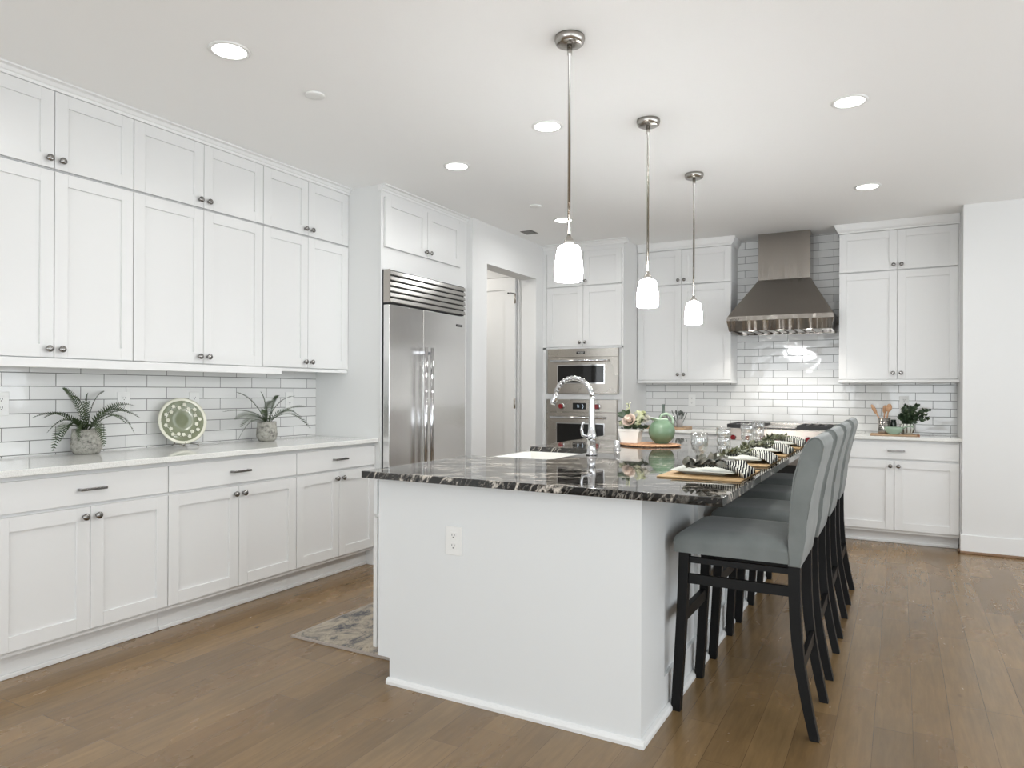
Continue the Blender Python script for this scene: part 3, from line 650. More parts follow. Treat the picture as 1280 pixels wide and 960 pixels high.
b = [(HX0-0.004, YH-0.008, 1.905), (HX1+0.004, YH-0.008, 1.905), (HX1+0.004, yb, 1.905), (HX0-0.004, yb, 1.905)]
c_ = [(HX0, YH-0.006, 1.9435), (HX1, YH-0.006, 1.9435), (HX1, yb, 1.9435), (HX0, yb, 1.9435)]
f.rings([a, b, c_], None, False, True, False)
f.box(HX0+0.02, HX1-0.02, YH+0.03, yb-0.005, 1.835, 1.842)
lip = f.build('lip', M['hood'], hd)
text_mesh('WOLF', 0.030, (-1.327, YH-0.0095, 1.914), (PI/2+0.05, 0, 0), M['black'], lip)
f = MB(); 
for i in range(9): f.box(HX0+0.10+i*0.076, HX0+0.10+i*0.076+0.05, YH+0.12, yb-0.06, 1.822, 1.8345)
f.build('baffle_filter', M['oven'], hd)
for x in (HX0+0.20, -0.95, HX1-0.20):
    f = MB(); f.lathe((x, YH+0.075, 1.8205), [(0.034, 0), (0.034, 0.014)], 20, M['chrome']); f.lathe((x, YH+0.075, 1.817), [(0.027, 0), (0.027, 0.003)], 20, M['hoodlamp']); f.build('lamp', None, hd)
    l = bpy.data.lights.new('hood_spot', 'SPOT'); l.energy = 7; l.spot_size = 2.2; l.spot_blend = 0.6; l.shadow_soft_size = 0.03; l.color = (1, 0.95, 0.87)
    lo_ = bpy.data.objects.new('hood_spot', l); COL.objects.link(lo_); lo_.parent = hd; lo_.location = Vector((x, YH+0.075, 1.805)) - hd.location

# ---------------------------------------------------------------- island
IX0, IX1, IY0, IY1 = -1.985, -0.80, 2.413, 5.10
isl = thing('kitchen_island', (-1.4, 3.8, 0), 'pale grey painted kitchen island under the black granite slab', 'island')
FI = Frame('I', -2.01)
f = MB()
f.box(IX0, IX1, IY0, IY0+0.03, 0.109, 0.8849); f.box(IX0+0.063, IX1, IY0, IY0+0.03, 0.0, 0.109)
f.build('end_panel', M['island'], isl)
f = MB(); f.box(-1.92, IX1-0.018, IY0+0.0302, IY1, 0.0, 0.1088); f.box(-2.008, -1.57, IY0+0.0302, 3.12, 0.109, 0.8848); f.box(-2.008, -1.57, 3.98, IY1, 0.109, 0.8848)
f.box(-1.9, -1.57, 3.12, 3.98, 0.109, 0.60); f.box(-1.5695, IX1-0.018, IY0+0.0302, IY1, 0.109, 0.8848)
f.build('island_body', M['island'], isl)
# stool side: corner boards, stiles and rails over recessed panels
f = MB()
xs0, xs1 = IX1-0.0179, IX1-0.002
for y0, y1 in ((IY0+0.0302, 2.70), (3.22, 3.32), (3.86, 3.96), (4.48, 4.58), (IY1-0.09, IY1)): f.box(xs0, xs1, y0, y1, 0.027 if y0 < 2.6 else 0.1452, 0.8848)
f.box(xs0, xs1-0.001, 2.70, IY1-0.09, 0.80, 0.8847); f.box(xs0, xs1-0.001, 2.70, IY1-0.09, 0.027, 0.145)
f.build('seating_side_frame', M['island'], isl)
f = MB(); f.box(IX1-0.001, IX1+0.012, IY0-0.012, IY1, 0, 0.10, None, 0.002) if False else None
f.prism([(0, 0), (0.016, 0), (0.016, 0.012), (0.010, 0.022), (0.0, 0.026)], lambda p, a: (a, IY0-p[0], p[1]), IX0+0.055, IX1+0.016)
f.prism([(-0.0178, 0), (0.016, 0), (0.016, 0.012), (0.010, 0.022), (0.0, 0.026), (-0.0178, 0.026)], lambda p, a: (IX1+p[0], a, p[1]), IY0+0.0302, IY1); f.prism([(0, 0), (0.016, 0), (0.016, 0.012), (0.010, 0.022), (0.0, 0.026)], lambda p, a: (IX1+p[0], a, p[1]), IY0, IY0+0.0302)
f.build('base_moulding', M['trim'], isl)
# sink side doors (face -X)
for a, mdl, b in ((IY0+0.02, 2.76, 3.11), (3.99, 4.36, 4.74)):
    for u0, u1, ku in ((a+G, mdl-G, mdl-0.03), (mdl+G, b-G, mdl+0.03)):
        d = shaker(FI, isl, u0, u1, 0.022, 0.13, 0.70, 0.055); knob(FI, d, ku, 0.022, 0.66)
    f = MB(); FI.box(f, a+G, b-G, 0.002, 0.022, 0.715, 0.865, None, 0.0015); dw = f.build('drawer', M['island'], isl); pull(FI, dw, (a+b)/2, 0.022, 0.79)
for u0, u1 in ((3.13, 3.545), (3.555, 3.97)): shaker(FI, isl, u0, u1, 0.022, 0.13, 0.62, 0.055)
FE = Frame('B', IY0)
outlet(FE, -1.592, 0.0002, 0.648, 'white duplex outlet on the near grey end panel of the island', None, 0.080, 0.117)
# granite slab with sink cut-out open at the sink side
SX0, SX1, SY0, SY1 = -2.018, -0.503, 2.338, 5.20
CX, CY0, CY1 = -1.535, 3.20, 3.905
f = MB()
out = [(SX0, SY0), (SX1, SY0), (SX1, SY1), (SX0, SY1), (SX0, CY1), (CX-0.05, CY1), (CX-0.015, CY1-0.015), (CX, CY1-0.05), (CX, CY0+0.05), (CX-0.015, CY0+0.015), (CX-0.05, CY0), (SX0, CY0)]
f.prism(out, lambda p, a: (p[0], p[1], a), 0.8850, 0.9150, None, 0.0022)
tag(recenter(f.build('countertop', M['granite']), (-1.26, 3.8, 0.885)), 'glossy black granite island countertop with white veins', 'countertop')
# farmhouse sink
f = MB()
AX0 = -2.045
f.box(AX0, -2.011, CY0-0.06, CY1+0.06, 0.62, 0.8845, None, 0.006)                # apron
f.box(-2.011, -1.52, CY0-0.045, CY0, 0.62, 0.8845); f.box(-2.011, -1.52, CY1, CY1+0.045, 0.62, 0.8845); f.box(-1.565, -1.52, CY0, CY1, 0.62, 0.8845) if False else f.box(-1.5690, -1.525, CY0, CY1, 0.62, 0.8845)
f.box(-2.011, -1.5690, CY0, CY1, 0.62, 0.66)
# rim shelf that the photo shows white
for o_ in ():
    pass
sk = thing('farmhouse_sink', (-1.8, 3.55, 0.62), 'white apron-front sink set into the left side of the black island top', 'sink')
f.build('basin', M['ceramic'], sk)
f = MB(); f.lathe((-1.78, 3.55, 0.661), [(0.045, 0), (0.045, 0.003), (0.03, 0.004)], 20); f.build('drain', M['chrome'], sk)

# faucet
fx, fy = -1.457, 3.545
fc = thing('kitchen_faucet', (fx, fy, 0.915), 'tall chrome gooseneck faucet standing beside the white sink', 'faucet')
f = MB(); f.lathe((fx, fy, 0.9152), [(0.031, 0), (0.031, 0.008), (0.025, 0.014), (0.022, 0.06), (0.024, 0.065), (0.024, 0.115), (0.020, 0.125), (0.0175, 0.17), (0.014, 0.30), (0.013, 0.315)], 24); f.build('base_column', M['chrome'], fc)
pts = []
R_ = 0.108; zc = 1.222
for i in range(0, 15):
    t = PI*i/14*0.93; pts.append((fx - R_ + R_*math.cos(t), fy, zc + R_*1.0*math.sin(t)))
f = MB(); f.tube(pts, 0.0125, 14); f.build('gooseneck', M['chrome'], fc)
f = MB()
for i in range(1, 14):
    a = Vector(pts[i]); d = (Vector(pts[min(i+1, 14)])-Vector(pts[i-1])).normalized()*0.004; f.tube([a-d, a+d], 0.0145, 14)
f.build('spring_coil', M['chrome'], fc)
e = Vector(pts[-1]); d = (e-Vector(pts[-2])).normalized()
f = MB(); f.tube([e, e+d*0.02, e+d*0.05, e+d*0.062], [0.013, 0.015, 0.020, 0.019], 16); f.build('spray_head', M['chrome'], fc)
f = MB(); f.lathe((fx-0.0, fy-0.018, 1.015), [(0.016, 0), (0.016, 0.022), (0.010, 0.028)], 16, None, '-Y'); f.tube([(fx-0.005, fy-0.04, 1.015), (fx-0.030, fy-0.052, 1.025), (fx-0.036, fy-0.055, 1.055), (fx-0.030, fy-0.054, 1.085), (fx-0.022, fy-0.052, 1.095)], [0.008, 0.009, 0.008, 0.007, 0.006], 10); f.build('lever', M['chrome'], fc)
# soap dispenser / air gap
ag = MB(); ag.lathe((-1.455, 3.93, 0.9152), [(0.022, 0), (0.022, 0.004), (0.017, 0.006), (0.017, 0.05), (0.014, 0.056), (0.004, 0.058)], 20)
tag(recenter(ag.build('air_gap_cap', M['chrome']), (-1.455, 3.93, 0.9152)), 'small round chrome cap on the black counter right of the faucet', 'air gap')

# rug
f = MB(); f.box(-2.716, -2.075, 2.612, 4.9, 0.0005, 0.010, M['rugedge']); f.box(-2.702, -2.089, 2.626, 4.886, 0.0102, 0.0125, M['rug'])
tag(recenter(f.build('runner_rug'), (-2.4, 3.7, 0)), 'faded grey and cream runner rug on the floor on the sink side of the island', 'rug')

# ---------------------------------------------------------------- bar stools
def make_stool(cx, cy, label):
    r = thing('bar_stool', (cx, cy, 0), label, 'bar stool', 'grey bar stools along the island')
    # seat: crowned cushion
    mb = MB(); nx, ny = 12, 12; hx0, hx1, hy = -0.262, 0.166, 0.208
    top = []; 
    def sq(t, e=0.16):  # rounded rectangle edge falloff
        d = min(t, 1-t)/e
        return 1.0 if d >= 1 else math.sqrt(max(0.0, 1-(1-d)**2))
    grid = []
    for i in range(nx+1):
        row = []
        for j in range(ny+1):
            u, v_ = i/nx, j/ny
            u = 0.5-0.5*math.cos(PI*u); v_ = 0.5-0.5*math.cos(PI*v_)
            z = 0.672 + 0.046*min(sq(u), sq(v_, 0.10)) + 0.012*math.sin(PI*u)*math.sin(PI*v_)
            row.append(mb.bm.verts.new((cx+hx0+(hx1-hx0)*u, cy-hy+2*hy*v_, z)))
        grid.append(row)
    for i in range(nx):
        for j in range(ny):
            fc_ = mb.bm.faces.new((grid[i][j], grid[i+1][j], grid[i+1][j+1], grid[i][j+1])); fc_.smooth = True
    rim = [grid[i][0] for i in range(nx+1)] + [grid[nx][j] for j in range(1, ny+1)] + [grid[i][ny] for i in range(nx-1, -1, -1)] + [grid[0][j] for j in range(ny-1, 0, -1)]
    low = [mb.bm.verts.new((v_.co.x+(0.004 if v_.co.x < cx else 0), v_.co.y, 0.630)) for v_ in rim]
    n_ = len(rim)
    for i in range(n_): mb.bm.faces.new((rim[i], low[i], low[(i+1) % n_], rim[(i+1) % n_]))
    mb.bm.faces.new(low)
    mb.build('seat', M['fabric'], r)
    # backrest: curved slab with rounded top
    prof = [(0.163, 0.622), (0.163, 0.72), (0.172, 0.85), (0.182, 0.95), (0.205, 1.03), (0.222, 1.070), (0.232, 1.087), (0.246, 1.096), (0.262, 1.096), (0.275, 1.085), (0.282, 1.065), (0.276, 1.03), (0.258, 0.96), (0.240, 0.88), (0.228, 0.80), (0.222, 0.72), (0.206, 0.622)]
    mb = MB(); mb.prism(prof, lambda p, a: (cx+p[0], cy+a, p[1]), -0.212, 0.212, None, 0.008, True); mb.build('backrest', M['fabric'], r)
    for s_ in (-1, 1):
        mb = MB(); mb.tube([(cx+p[0]+0.0, cy+s_*0.2115, p[1]) for p in prof[1:15]], 0.0022, 6); mb.build('piping', M['fabric'], r)
    # legs
    def leg(pts, w0, w1, y):
        mb = MB(); rs = []
        for (x, z), w_ in zip(pts, [w0+(w1-w0)*i/(len(pts)-1) for i in range(len(pts))]):
            rs.append([(cx+x-w_/2, cy+y-0.018, z), (cx+x+w_/2, cy+y-0.018, z), (cx+x+w_/2, cy+y+0.018, z), (cx+x-w_/2, cy+y+0.018, z)])
        mb.rings(rs, None, True, True, False); return mb.build('leg', M['blackwood'], r)
    bl = [(0.183, 0.6215), (0.184, 0.52), (0.187, 0.44), (0.193, 0.35), (0.203, 0.26), (0.217, 0.18), (0.234, 0.09), (0.254, 0.0)]
    fl_ = [(-0.222, 0.6295), (-0.226, 0.5), (-0.236, 0.3), (-0.253, 0.0)]
    for s_ in (-1, 1):
        leg(bl, 0.042, 0.032, s_*0.182); leg(fl_, 0.040, 0.036, s_*0.182)
    for s_ in (-1, 1):
        y = s_*0.182
        mb = MB(); mb.box(cx-0.203, cx+0.162, cy+y-0.010, cy+y+0.010, 0.590, 0.612); mb.build('seat_rail', M['blackwood'], r)
        mb = MB(); mb.box(cx-0.206, cx+0.164, cy+y-0.009, cy+y+0.009, 0.508, 0.545); mb.build('side_stretcher', M['blackwood'], r)
    mb = MB(); mb.box(cx-0.245, cx-0.222, cy-0.164, cy+0.164, 0.348, 0.395); mb.build('footrest', M['blackwood'], r)
    mb = MB(); mb.box(cx+0.198, cx+0.216, cy-0.164, cy+0.164, 0.235, 0.285); mb.build('back_stretcher', M['blackwood'], r)
    return r
st0 = make_stool(-0.52, 2.955, 'grey upholstered bar stool with black legs, nearest the camera')
for y, lb in ((3.575, 'grey upholstered bar stool with black legs, second from the near end of the island'), (4.175, 'grey upholstered bar stool with black legs, third from the near end of the island'), (4.83, 'grey upholstered bar stool with black legs, farthest of the four by the back wall')):
    c = copy_tree(st0); c.location = (-0.52, y, 0); c['label'] = lb

# ---------------------------------------------------------------- pendants and ceiling fittings
def make_pendant(x, y, label):
    r = thing('pendant_light', (x, y, 1.72), label, 'pendant light', 'pendants over the island')
    f = MB(); f.lathe((x, y, 0), [(0.062, CEIL-0.0004), (0.064, CEIL-0.012), (0.058, CEIL-0.030), (0.050, CEIL-0.034), (0.012, CEIL-0.036)], 32); f.build('canopy', M['nickel'], r)
    f = MB(); f.lathe((x, y, 0), [(0.011, 2.7035), (0.010, 2.665), (0.0065, 2.66), (0.0065, 1.905)], 12); f.build('rod', M['nickel'], r)
    f = MB(); f.lathe((x, y, 0), [(0.0075, 1.912), (0.012, 1.902), (0.020, 1.890), (0.024, 1.868)], 20)
    f.build('socket_cap', M['nickel'], r)
    f = MB(); f.lathe((x, y, 0), [(0.020, 1.867), (0.038, 1.866), (0.046, 1.858), (0.052, 1.83), (0.0575, 1.79), (0.059, 1.76), (0.058, 1.73), (0.0555, 1.720), (0.046, 1.7195), (0.046, 1.725), (0.05, 1.76), (0.046, 1.83), (0.036, 1.855), (0.02, 1.858)], 32, None, 'Z', False, False)
    f.build('glass_shade', M['shade'], r)
    l = bpy.data.lights.new('bulb', 'POINT'); l.energy = P_PEND; l.color = (1, 0.96, 0.90); l.shadow_soft_size = 0.03
    o = bpy.data.objects.new('bulb', l); COL.objects.link(o); o.parent = r; o.location = (0, 0, 0.055)
    l2 = area_light('bulb_down', (0, 0, -0.004), (0, 0, 0), 0.07, 0.07, P_PEND*1.5, (1, 0.96, 0.90), r)
    return r
pr = make_pendant(-1.216, 2.70, 'nearest and largest looking of the three white glass pendants over the island')
for x, y, lb in ((-1.209, 3.73, 'middle one of the three white glass pendants over the island'), (-1.233, 4.80, 'farthest of the three white glass pendants over the island, before the hood')):
    c = copy_tree(pr); c.location = (x, y, 1.72); c['label'] = lb
def make_can(x, y, label):
    r = thing('recessed_downlight', (x, y, CEIL-0.006), label, 'ceiling light', 'recessed ceiling lights')
    f = MB(); f.lathe((x, y, 0), [(0.088, CEIL-0.0003), (0.088, CEIL-0.004), (0.080, CEIL-0.006), (0.071, CEIL-0.006), (0.070, CEIL-0.0003)], 36, None, 'Z', False, False); f.build('trim_ring', M['plastic'], r)
    f = MB(); f.lathe((x, y, 0), [(0.0698, CEIL-0.0004), (0.0698, CEIL-0.004)], 36); f.build('lens', M['lens'], r)
    l = bpy.data.lights.new('lamp', 'AREA'); l.shape = 'DISK'; l.size = 0.13; l.spread = math.radians(165); l.energy = P_CAN; l.color = (0.985, 0.99, 0.985)
    o = bpy.data.objects.new('lamp', l); COL.objects.link(o); o.parent = r; o.location = (0, 0, -0.004)
    return r
cans = [(-2.570, 2.104, 'recessed round ceiling light above the left counter, nearest the camera'), (-2.567, 3.90, 'recessed round ceiling light in front of the refrigerator'), (-2.561, 5.566, 'recessed round ceiling light in front of the doorway, beside the near pendant rod'),
        (-1.733, 3.549, 'recessed round ceiling light just left of the nearest pendant rod'), (-0.231, 3.971, 'recessed round ceiling light at the upper right, above the stools'), (-0.211, 5.675, 'recessed round ceiling light at the right, in front of the right upper cabinets')]
c0 = make_can(*cans[0])
for x, y, lb in cans[1:]:
    c = copy_tree(c0); c.location = (x, y, CEIL-0.006); c['label'] = lb
for x, y, lb in ((-2.573, 2.622, 'plain round white detector disc on the ceiling near the left cabinets'), (-2.56, 5.03, 'plain round white detector disc on the ceiling left of the far downlight')):
    f = MB(); f.lathe((x, y, 0), [(0.048, CEIL-0.0003), (0.048, CEIL-0.008), (0.044, CEIL-0.011), (0.02, CEIL-0.012)], 32)
    tag(recenter(f.build('ceiling_detector', M['plastic']), (x, y, CEIL-0.012)), lb, 'detector', 'round discs on the ceiling')
vt = thing('ceiling_vent', (-3.04, 5.85, CEIL-0.005), 'small dark ceiling vent grille above the doorway', 'vent')
f = MB(); f.box(-3.10, -2.98, 5.78, 5.92, CEIL-0.003, CEIL-0.0003); f.build('vent_frame', M['plasticgrey'], vt)
f = MB()
for i in range(5): f.box(-3.095, -2.985, 5.79+i*0.026, 5.80+i*0.026, CEIL-0.006, CEIL-0.003)
f.build('slats', M['nickel'], vt)

# ---------------------------------------------------------------- plants
def frond(pts, wmax, m, n=26, tw=0.0):
    """a fern frond: rachis along a smooth curve, paired pointed leaflets"""
    P_ = [Vector(p) for p in pts]
    def bez(t):
        if len(P_) == 3: return P_[0]*(1-t)**2 + P_[1]*2*t*(1-t) + P_[2]*t*t
        return P_[0]*(1-t)**3 + P_[1]*3*t*(1-t)**2 + P_[2]*3*t*t*(1-t) + P_[3]*t**3
    mb = MB(); cs = [bez(i/n) for i in range(n+1)]
    mb.tube(cs[::2] if n % 2 == 0 else cs, [0.0022*(1-0.7*i/(len(cs[::2])-1)) for i in range(len(cs[::2]))], 5)
    for i in range(2, n+1):
        t = i/n; c = cs[i]; tan = (cs[min(i+1, n)]-cs[i-1]).normalized()
        side = tan.cross(Vector((0, 0, 1))); side = side.normalized() if side.length > 0.1 else Vector((0, 1, 0))
        upv = side.cross(tan).normalized()
        side = (side*math.cos(tw) + upv*math.sin(tw)).normalized()
        L = 1.2*wmax*max(0.0, math.sin(PI*min(1, 0.14+t*0.85)))**0.6 + 0.003
        for s_ in (-1, 1):
            d = (side*s_ + tan*0.55 + upv*0.22).normalized(); wd = tan*0.0034
            a = c-wd; b = c+wd; mid = c + d*L*0.55
            mb.bm.faces.new([mb.bm.verts.new(q) for q in (a, mid-wd*0.9, c+d*L, mid+wd*0.9, b)])
    return mb
def fern(name, c, rad, h, fronds, label):
    r = thing(name, c, label, 'potted plant', 'ferns on the left counter')
    x, y, z = c
    f = MB(); f.lathe((x, y, z), [(rad*0.70, 0.0003), (rad*0.80, 0.004), (rad*0.97, h*0.22), (rad, h*0.36), (rad*0.95, h*0.62), (rad*0.90, h*0.85), (rad*0.90, h), (rad*0.84, h), (rad*0.83, h*0.88), (rad*0.5, h*0.87)], 36); f.build('pot', M['concrete'], r)
    f = MB(); f.lathe((x, y, z), [(rad*0.82, h*0.875), (rad*0.5, h*0.93), (rad*0.1, h*0.97)], 20); f.build('soil', M['soil'], r)
    base = Vector((x, y, z+h*0.95))
    for fr_ in fronds:
        mid, tip, wd = fr_[:3]
        b0 = base + Vector((random.uniform(-.012, .012), random.uniform(-.012, .012), -0.01))
        mm = Vector(mid); tt = Vector(tip)
        frond([b0, b0+(mm-b0)*0.75+Vector((0, 0, 0.03)), mm+(tt-mm)*0.35+Vector((0, 0, 0.025)), tt], wd, M['fern'], 24, random.uniform(-0.9, 0.9)).build('frond', M['fern'], r)
    return r
px1, py1 = -3.795, 2.205
fern('potted_fern', (px1, py1, 0.915), 0.076, 0.132, [
    ((-3.74, 2.05, 1.10), (-3.70, 1.985, 0.955), 0.030), ((-3.80, 2.08, 1.13), (-3.84, 1.965, 1.115), 0.028), ((-3.72, 2.12, 1.09), (-3.68, 2.10, 1.00), 0.024), ((-3.76, 2.13, 1.11), (-3.79, 2.07, 0.995), 0.022),
    ((-3.82, 2.16, 1.18), (-3.85, 2.115, 1.262), 0.030), ((-3.80, 2.20, 1.17), (-3.81, 2.22, 1.238), 0.018), ((-3.83, 2.25, 1.18), (-3.86, 2.335, 1.245), 0.022), ((-3.84, 2.22, 1.17), (-3.87, 2.17, 1.22), 0.022),
    ((-3.80, 2.34, 1.17), (-3.84, 2.50, 1.165), 0.028), ((-3.77, 2.34, 1.16), (-3.76, 2.475, 1.10), 0.024), ((-3.74, 2.35, 1.16), (-3.72, 2.42, 1.02), 0.020), ((-3.66, 2.19, 1.10), (-3.63, 2.20, 0.965), 0.026), ((-3.72, 2.26, 1.14), (-3.66, 2.33, 1.08), 0.022), ((-3.84, 2.12, 1.13), (-3.87, 2.03, 1.11), 0.022),
    ((-3.78, 2.10, 1.12), (-3.78, 2.00, 1.04), 0.024), ((-3.75, 2.28, 1.16), (-3.70, 2.38, 1.13), 0.024)],
    'larger fern in a rough pitted concrete pot at the near end of the left counter')
px2, py2 = -3.75, 3.385
fern('potted_fern', (px2, py2, 0.915), 0.069, 0.130, [
    ((-3.70, 3.22, 1.10), (-3.66, 3.05, 1.075), 0.026), ((-3.68, 3.24, 1.10), (-3.62, 3.06, 1.03), 0.026), ((-3.70, 3.22, 1.08), (-3.66, 3.075, 0.945), 0.026), ((-3.72, 3.25, 1.11), (-3.74, 3.03, 1.12), 0.022),
    ((-3.78, 3.30, 1.17), (-3.82, 3.20, 1.24), 0.022), ((-3.75, 3.37, 1.17), (-3.77, 3.35, 1.245), 0.014), ((-3.74, 3.43, 1.18), (-3.76, 3.50, 1.22), 0.020), ((-3.72, 3.45, 1.17), (-3.74, 3.62, 1.215), 0.018),
    ((-3.70, 3.52, 1.12), (-3.74, 3.72, 1.14), 0.022), ((-3.69, 3.54, 1.13), (-3.69, 3.72, 0.99), 0.024), ((-3.71, 3.52, 1.13), (-3.72, 3.64, 1.08), 0.024), ((-3.70, 3.33, 1.13), (-3.66, 3.26, 1.10), 0.022), ((-3.80, 3.42, 1.15), (-3.84, 3.52, 1.18), 0.020)],
    'smaller fern in a smooth grey concrete pot near the refrigerator end of the left counter')

# decorative round plate on an easel
pc = Vector((-3.795, 2.775, 1.068)); prd = 0.141
pt = thing('decorative_plate', (pc.x, pc.y, 0.915), 'round sage green plate with cream rim and white flower wreath, between the ferns', 'plate')
rotm = Matrix.Translation(pc) @ Matrix.Rotation(-0.30, 4, 'Z') @ Matrix.Rotation(-0.22, 4, 'Y') @ Matrix.Rotation(PI/2, 4, 'Y')
def in_plate(mb, name, m_):
    bmesh.ops.transform(mb.bm, matrix=rotm, verts=mb.bm.verts); return mb.build(name, m_, pt)
f = MB(); f.lathe((0, 0, 0), [(0.0, -0.006), (0.06, -0.006), (prd-0.01, 0.006), (prd-0.002, 0.010), (prd, 0.014), (prd-0.006, 0.017), (prd-0.019, 0.012)], 48, None, 'Z', True, False); in_plate(f, 'cream_rim', M['creamglaze'])
f = MB(); f.lathe((0, 0, 0), [(prd-0.018, 0.0125), (0.11, 0.008), (0.07, 0.002), (0.0, 0.001)], 48, None, 'Z', False, True); in_plate(f, 'green_face', M['sage'])
f = MB()
for i in range(19):
    a = 2*PI*i/19; rr_ = 0.092 + (0.009 if i % 2 else -0.009); cx_, cy_ = rr_*math.cos(a), rr_*math.sin(a); zz = 0.0085 + (0.0035 if rr_ > 0.095 else 0)
    for k_ in range(5):
        b_ = 2*PI*k_/5+a*3; f.ball((cx_+0.0062*math.cos(b_), cy_+0.0062*math.sin(b_), zz), 0.0058, None, (1, 1, 0.25), 8)
    f.tube([(cx_, cy_, zz), (0.096*math.cos(a+0.14), 0.096*math.sin(a+0.14), zz), (0.088*math.cos(a+0.27), 0.088*math.sin(a+0.27), zz-0.001)], 0.0011, 5)
in_plate(f, 'flower_wreath', M['creamglaze'])
f = MB()
for s_ in (-1, 1):
    y = pc.y + s_*0.045
    f.tube([(-3.700, y, 0.945), (-3.705, y, 0.925), (-3.74, y, 0.930), (-3.80, y, 0.9325), (-3.84, y, 0.9185)], 0.003, 8); f.tube([(-3.80, y, 0.932), (-3.85, pc.y+s_*0.02, 1.06)], 0.003, 8); f.tube([(-3.72, y, 0.928), (-3.712, y+s_*0.01, 0.9185)], 0.003, 8)
f.tube([(-3.79, pc.y-0.045, 0.932), (-3.79, pc.y+0.045, 0.932)], 0.003, 8); f.tube([(-3.85, pc.y-0.02, 1.06), (-3.85, pc.y+0.02, 1.06)], 0.003, 8)
f.build('wire_stand', M['nickel'], pt)

# ---------------------------------------------------------------- island centre group: tray, planter with flowers, pitcher
TZ = 0.9153
f = MB(); f.lathe((0, 0, 0), [(0.150, 0.0), (0.168, 0.004), (0.172, 0.010), (0.165, 0.0125), (0.02, 0.0125)], 40)
bmesh.ops.transform(f.bm, matrix=Matrix.Translation((-1.395, 4.36, TZ)) @ Matrix.Diagonal((1.15, 1.0, 1, 1)), verts=f.bm.verts)
tag(recenter(f.build('woven_tray', M['wicker']), (-1.395, 4.36, TZ)), 'flat rust coloured woven tray on the island under the green pitcher', 'tray')
TT = TZ + 0.0128
pcx, pcy = -1.335, 4.42
pi_ = thing('ceramic_pitcher', (pcx, pcy, TT), 'round jade green glazed pitcher with pale spout, on the woven tray', 'pitcher')
f = MB(); rb = 0.084
prof = [(0.035, 0.0), (0.045, 0.002)] + [(rb*math.sin(t), 0.076-0.082*math.cos(t)) for t in [0.55+0.17*i for i in range(13)]]
prof = [p for p in prof if p[1] < 0.142] + [(0.046, 0.146), (0.043, 0.152)]
f.lathe((pcx, pcy, TT), prof, 36, None, 'Z', True, False)
f.build('body', M['jade'], pi_)
sd = Vector((-0.93, -0.36, 0)).normalized()       # spout direction
f = MB(); ring0, ring1, ring2 = [], [], []
for i in range(32):
    a = 2*PI*i/32; d = Vector((math.cos(a), math.sin(a), 0)); k_ = max(0, d.dot(sd))**5
    b_ = Vector((pcx, pcy, TT))
    ring0.append(b_ + d*0.043 + Vector((0, 0, 0.150))); ring1.append(b_ + d*(0.043+0.040*k_) + Vector((0, 0, 0.158+0.006*k_-0.010*max(0, -d.dot(sd))))); ring2.append(b_ + d*(0.038+0.038*k_) + Vector((0, 0, 0.160+0.006*k_)))
R0 = ring0; f.rings([ring0, ring1, ring2, [p + (Vector((pcx, pcy, p.z))-p)*0.18 - Vector((0, 0, 0.02)) for p in ring2]], None, False, False); f.build('spout_rim', M['jaderim'], pi_)
hv = -sd
f = MB(); f.tube([Vector((pcx, pcy, TT+0.152))-hv*0.015+Vector((0, 0, 0.0)), Vector((pcx, pcy, TT+0.182)), Vector((pcx, pcy, TT+0.190))+hv*0.03, Vector((pcx, pcy, TT+0.170))+hv*0.062, Vector((pcx, pcy, TT+0.135))+hv*0.070, Vector((pcx, pcy, TT+0.118))+hv*0.068], 0.0085, 12); f.build('handle', M['jaderim'], pi_)

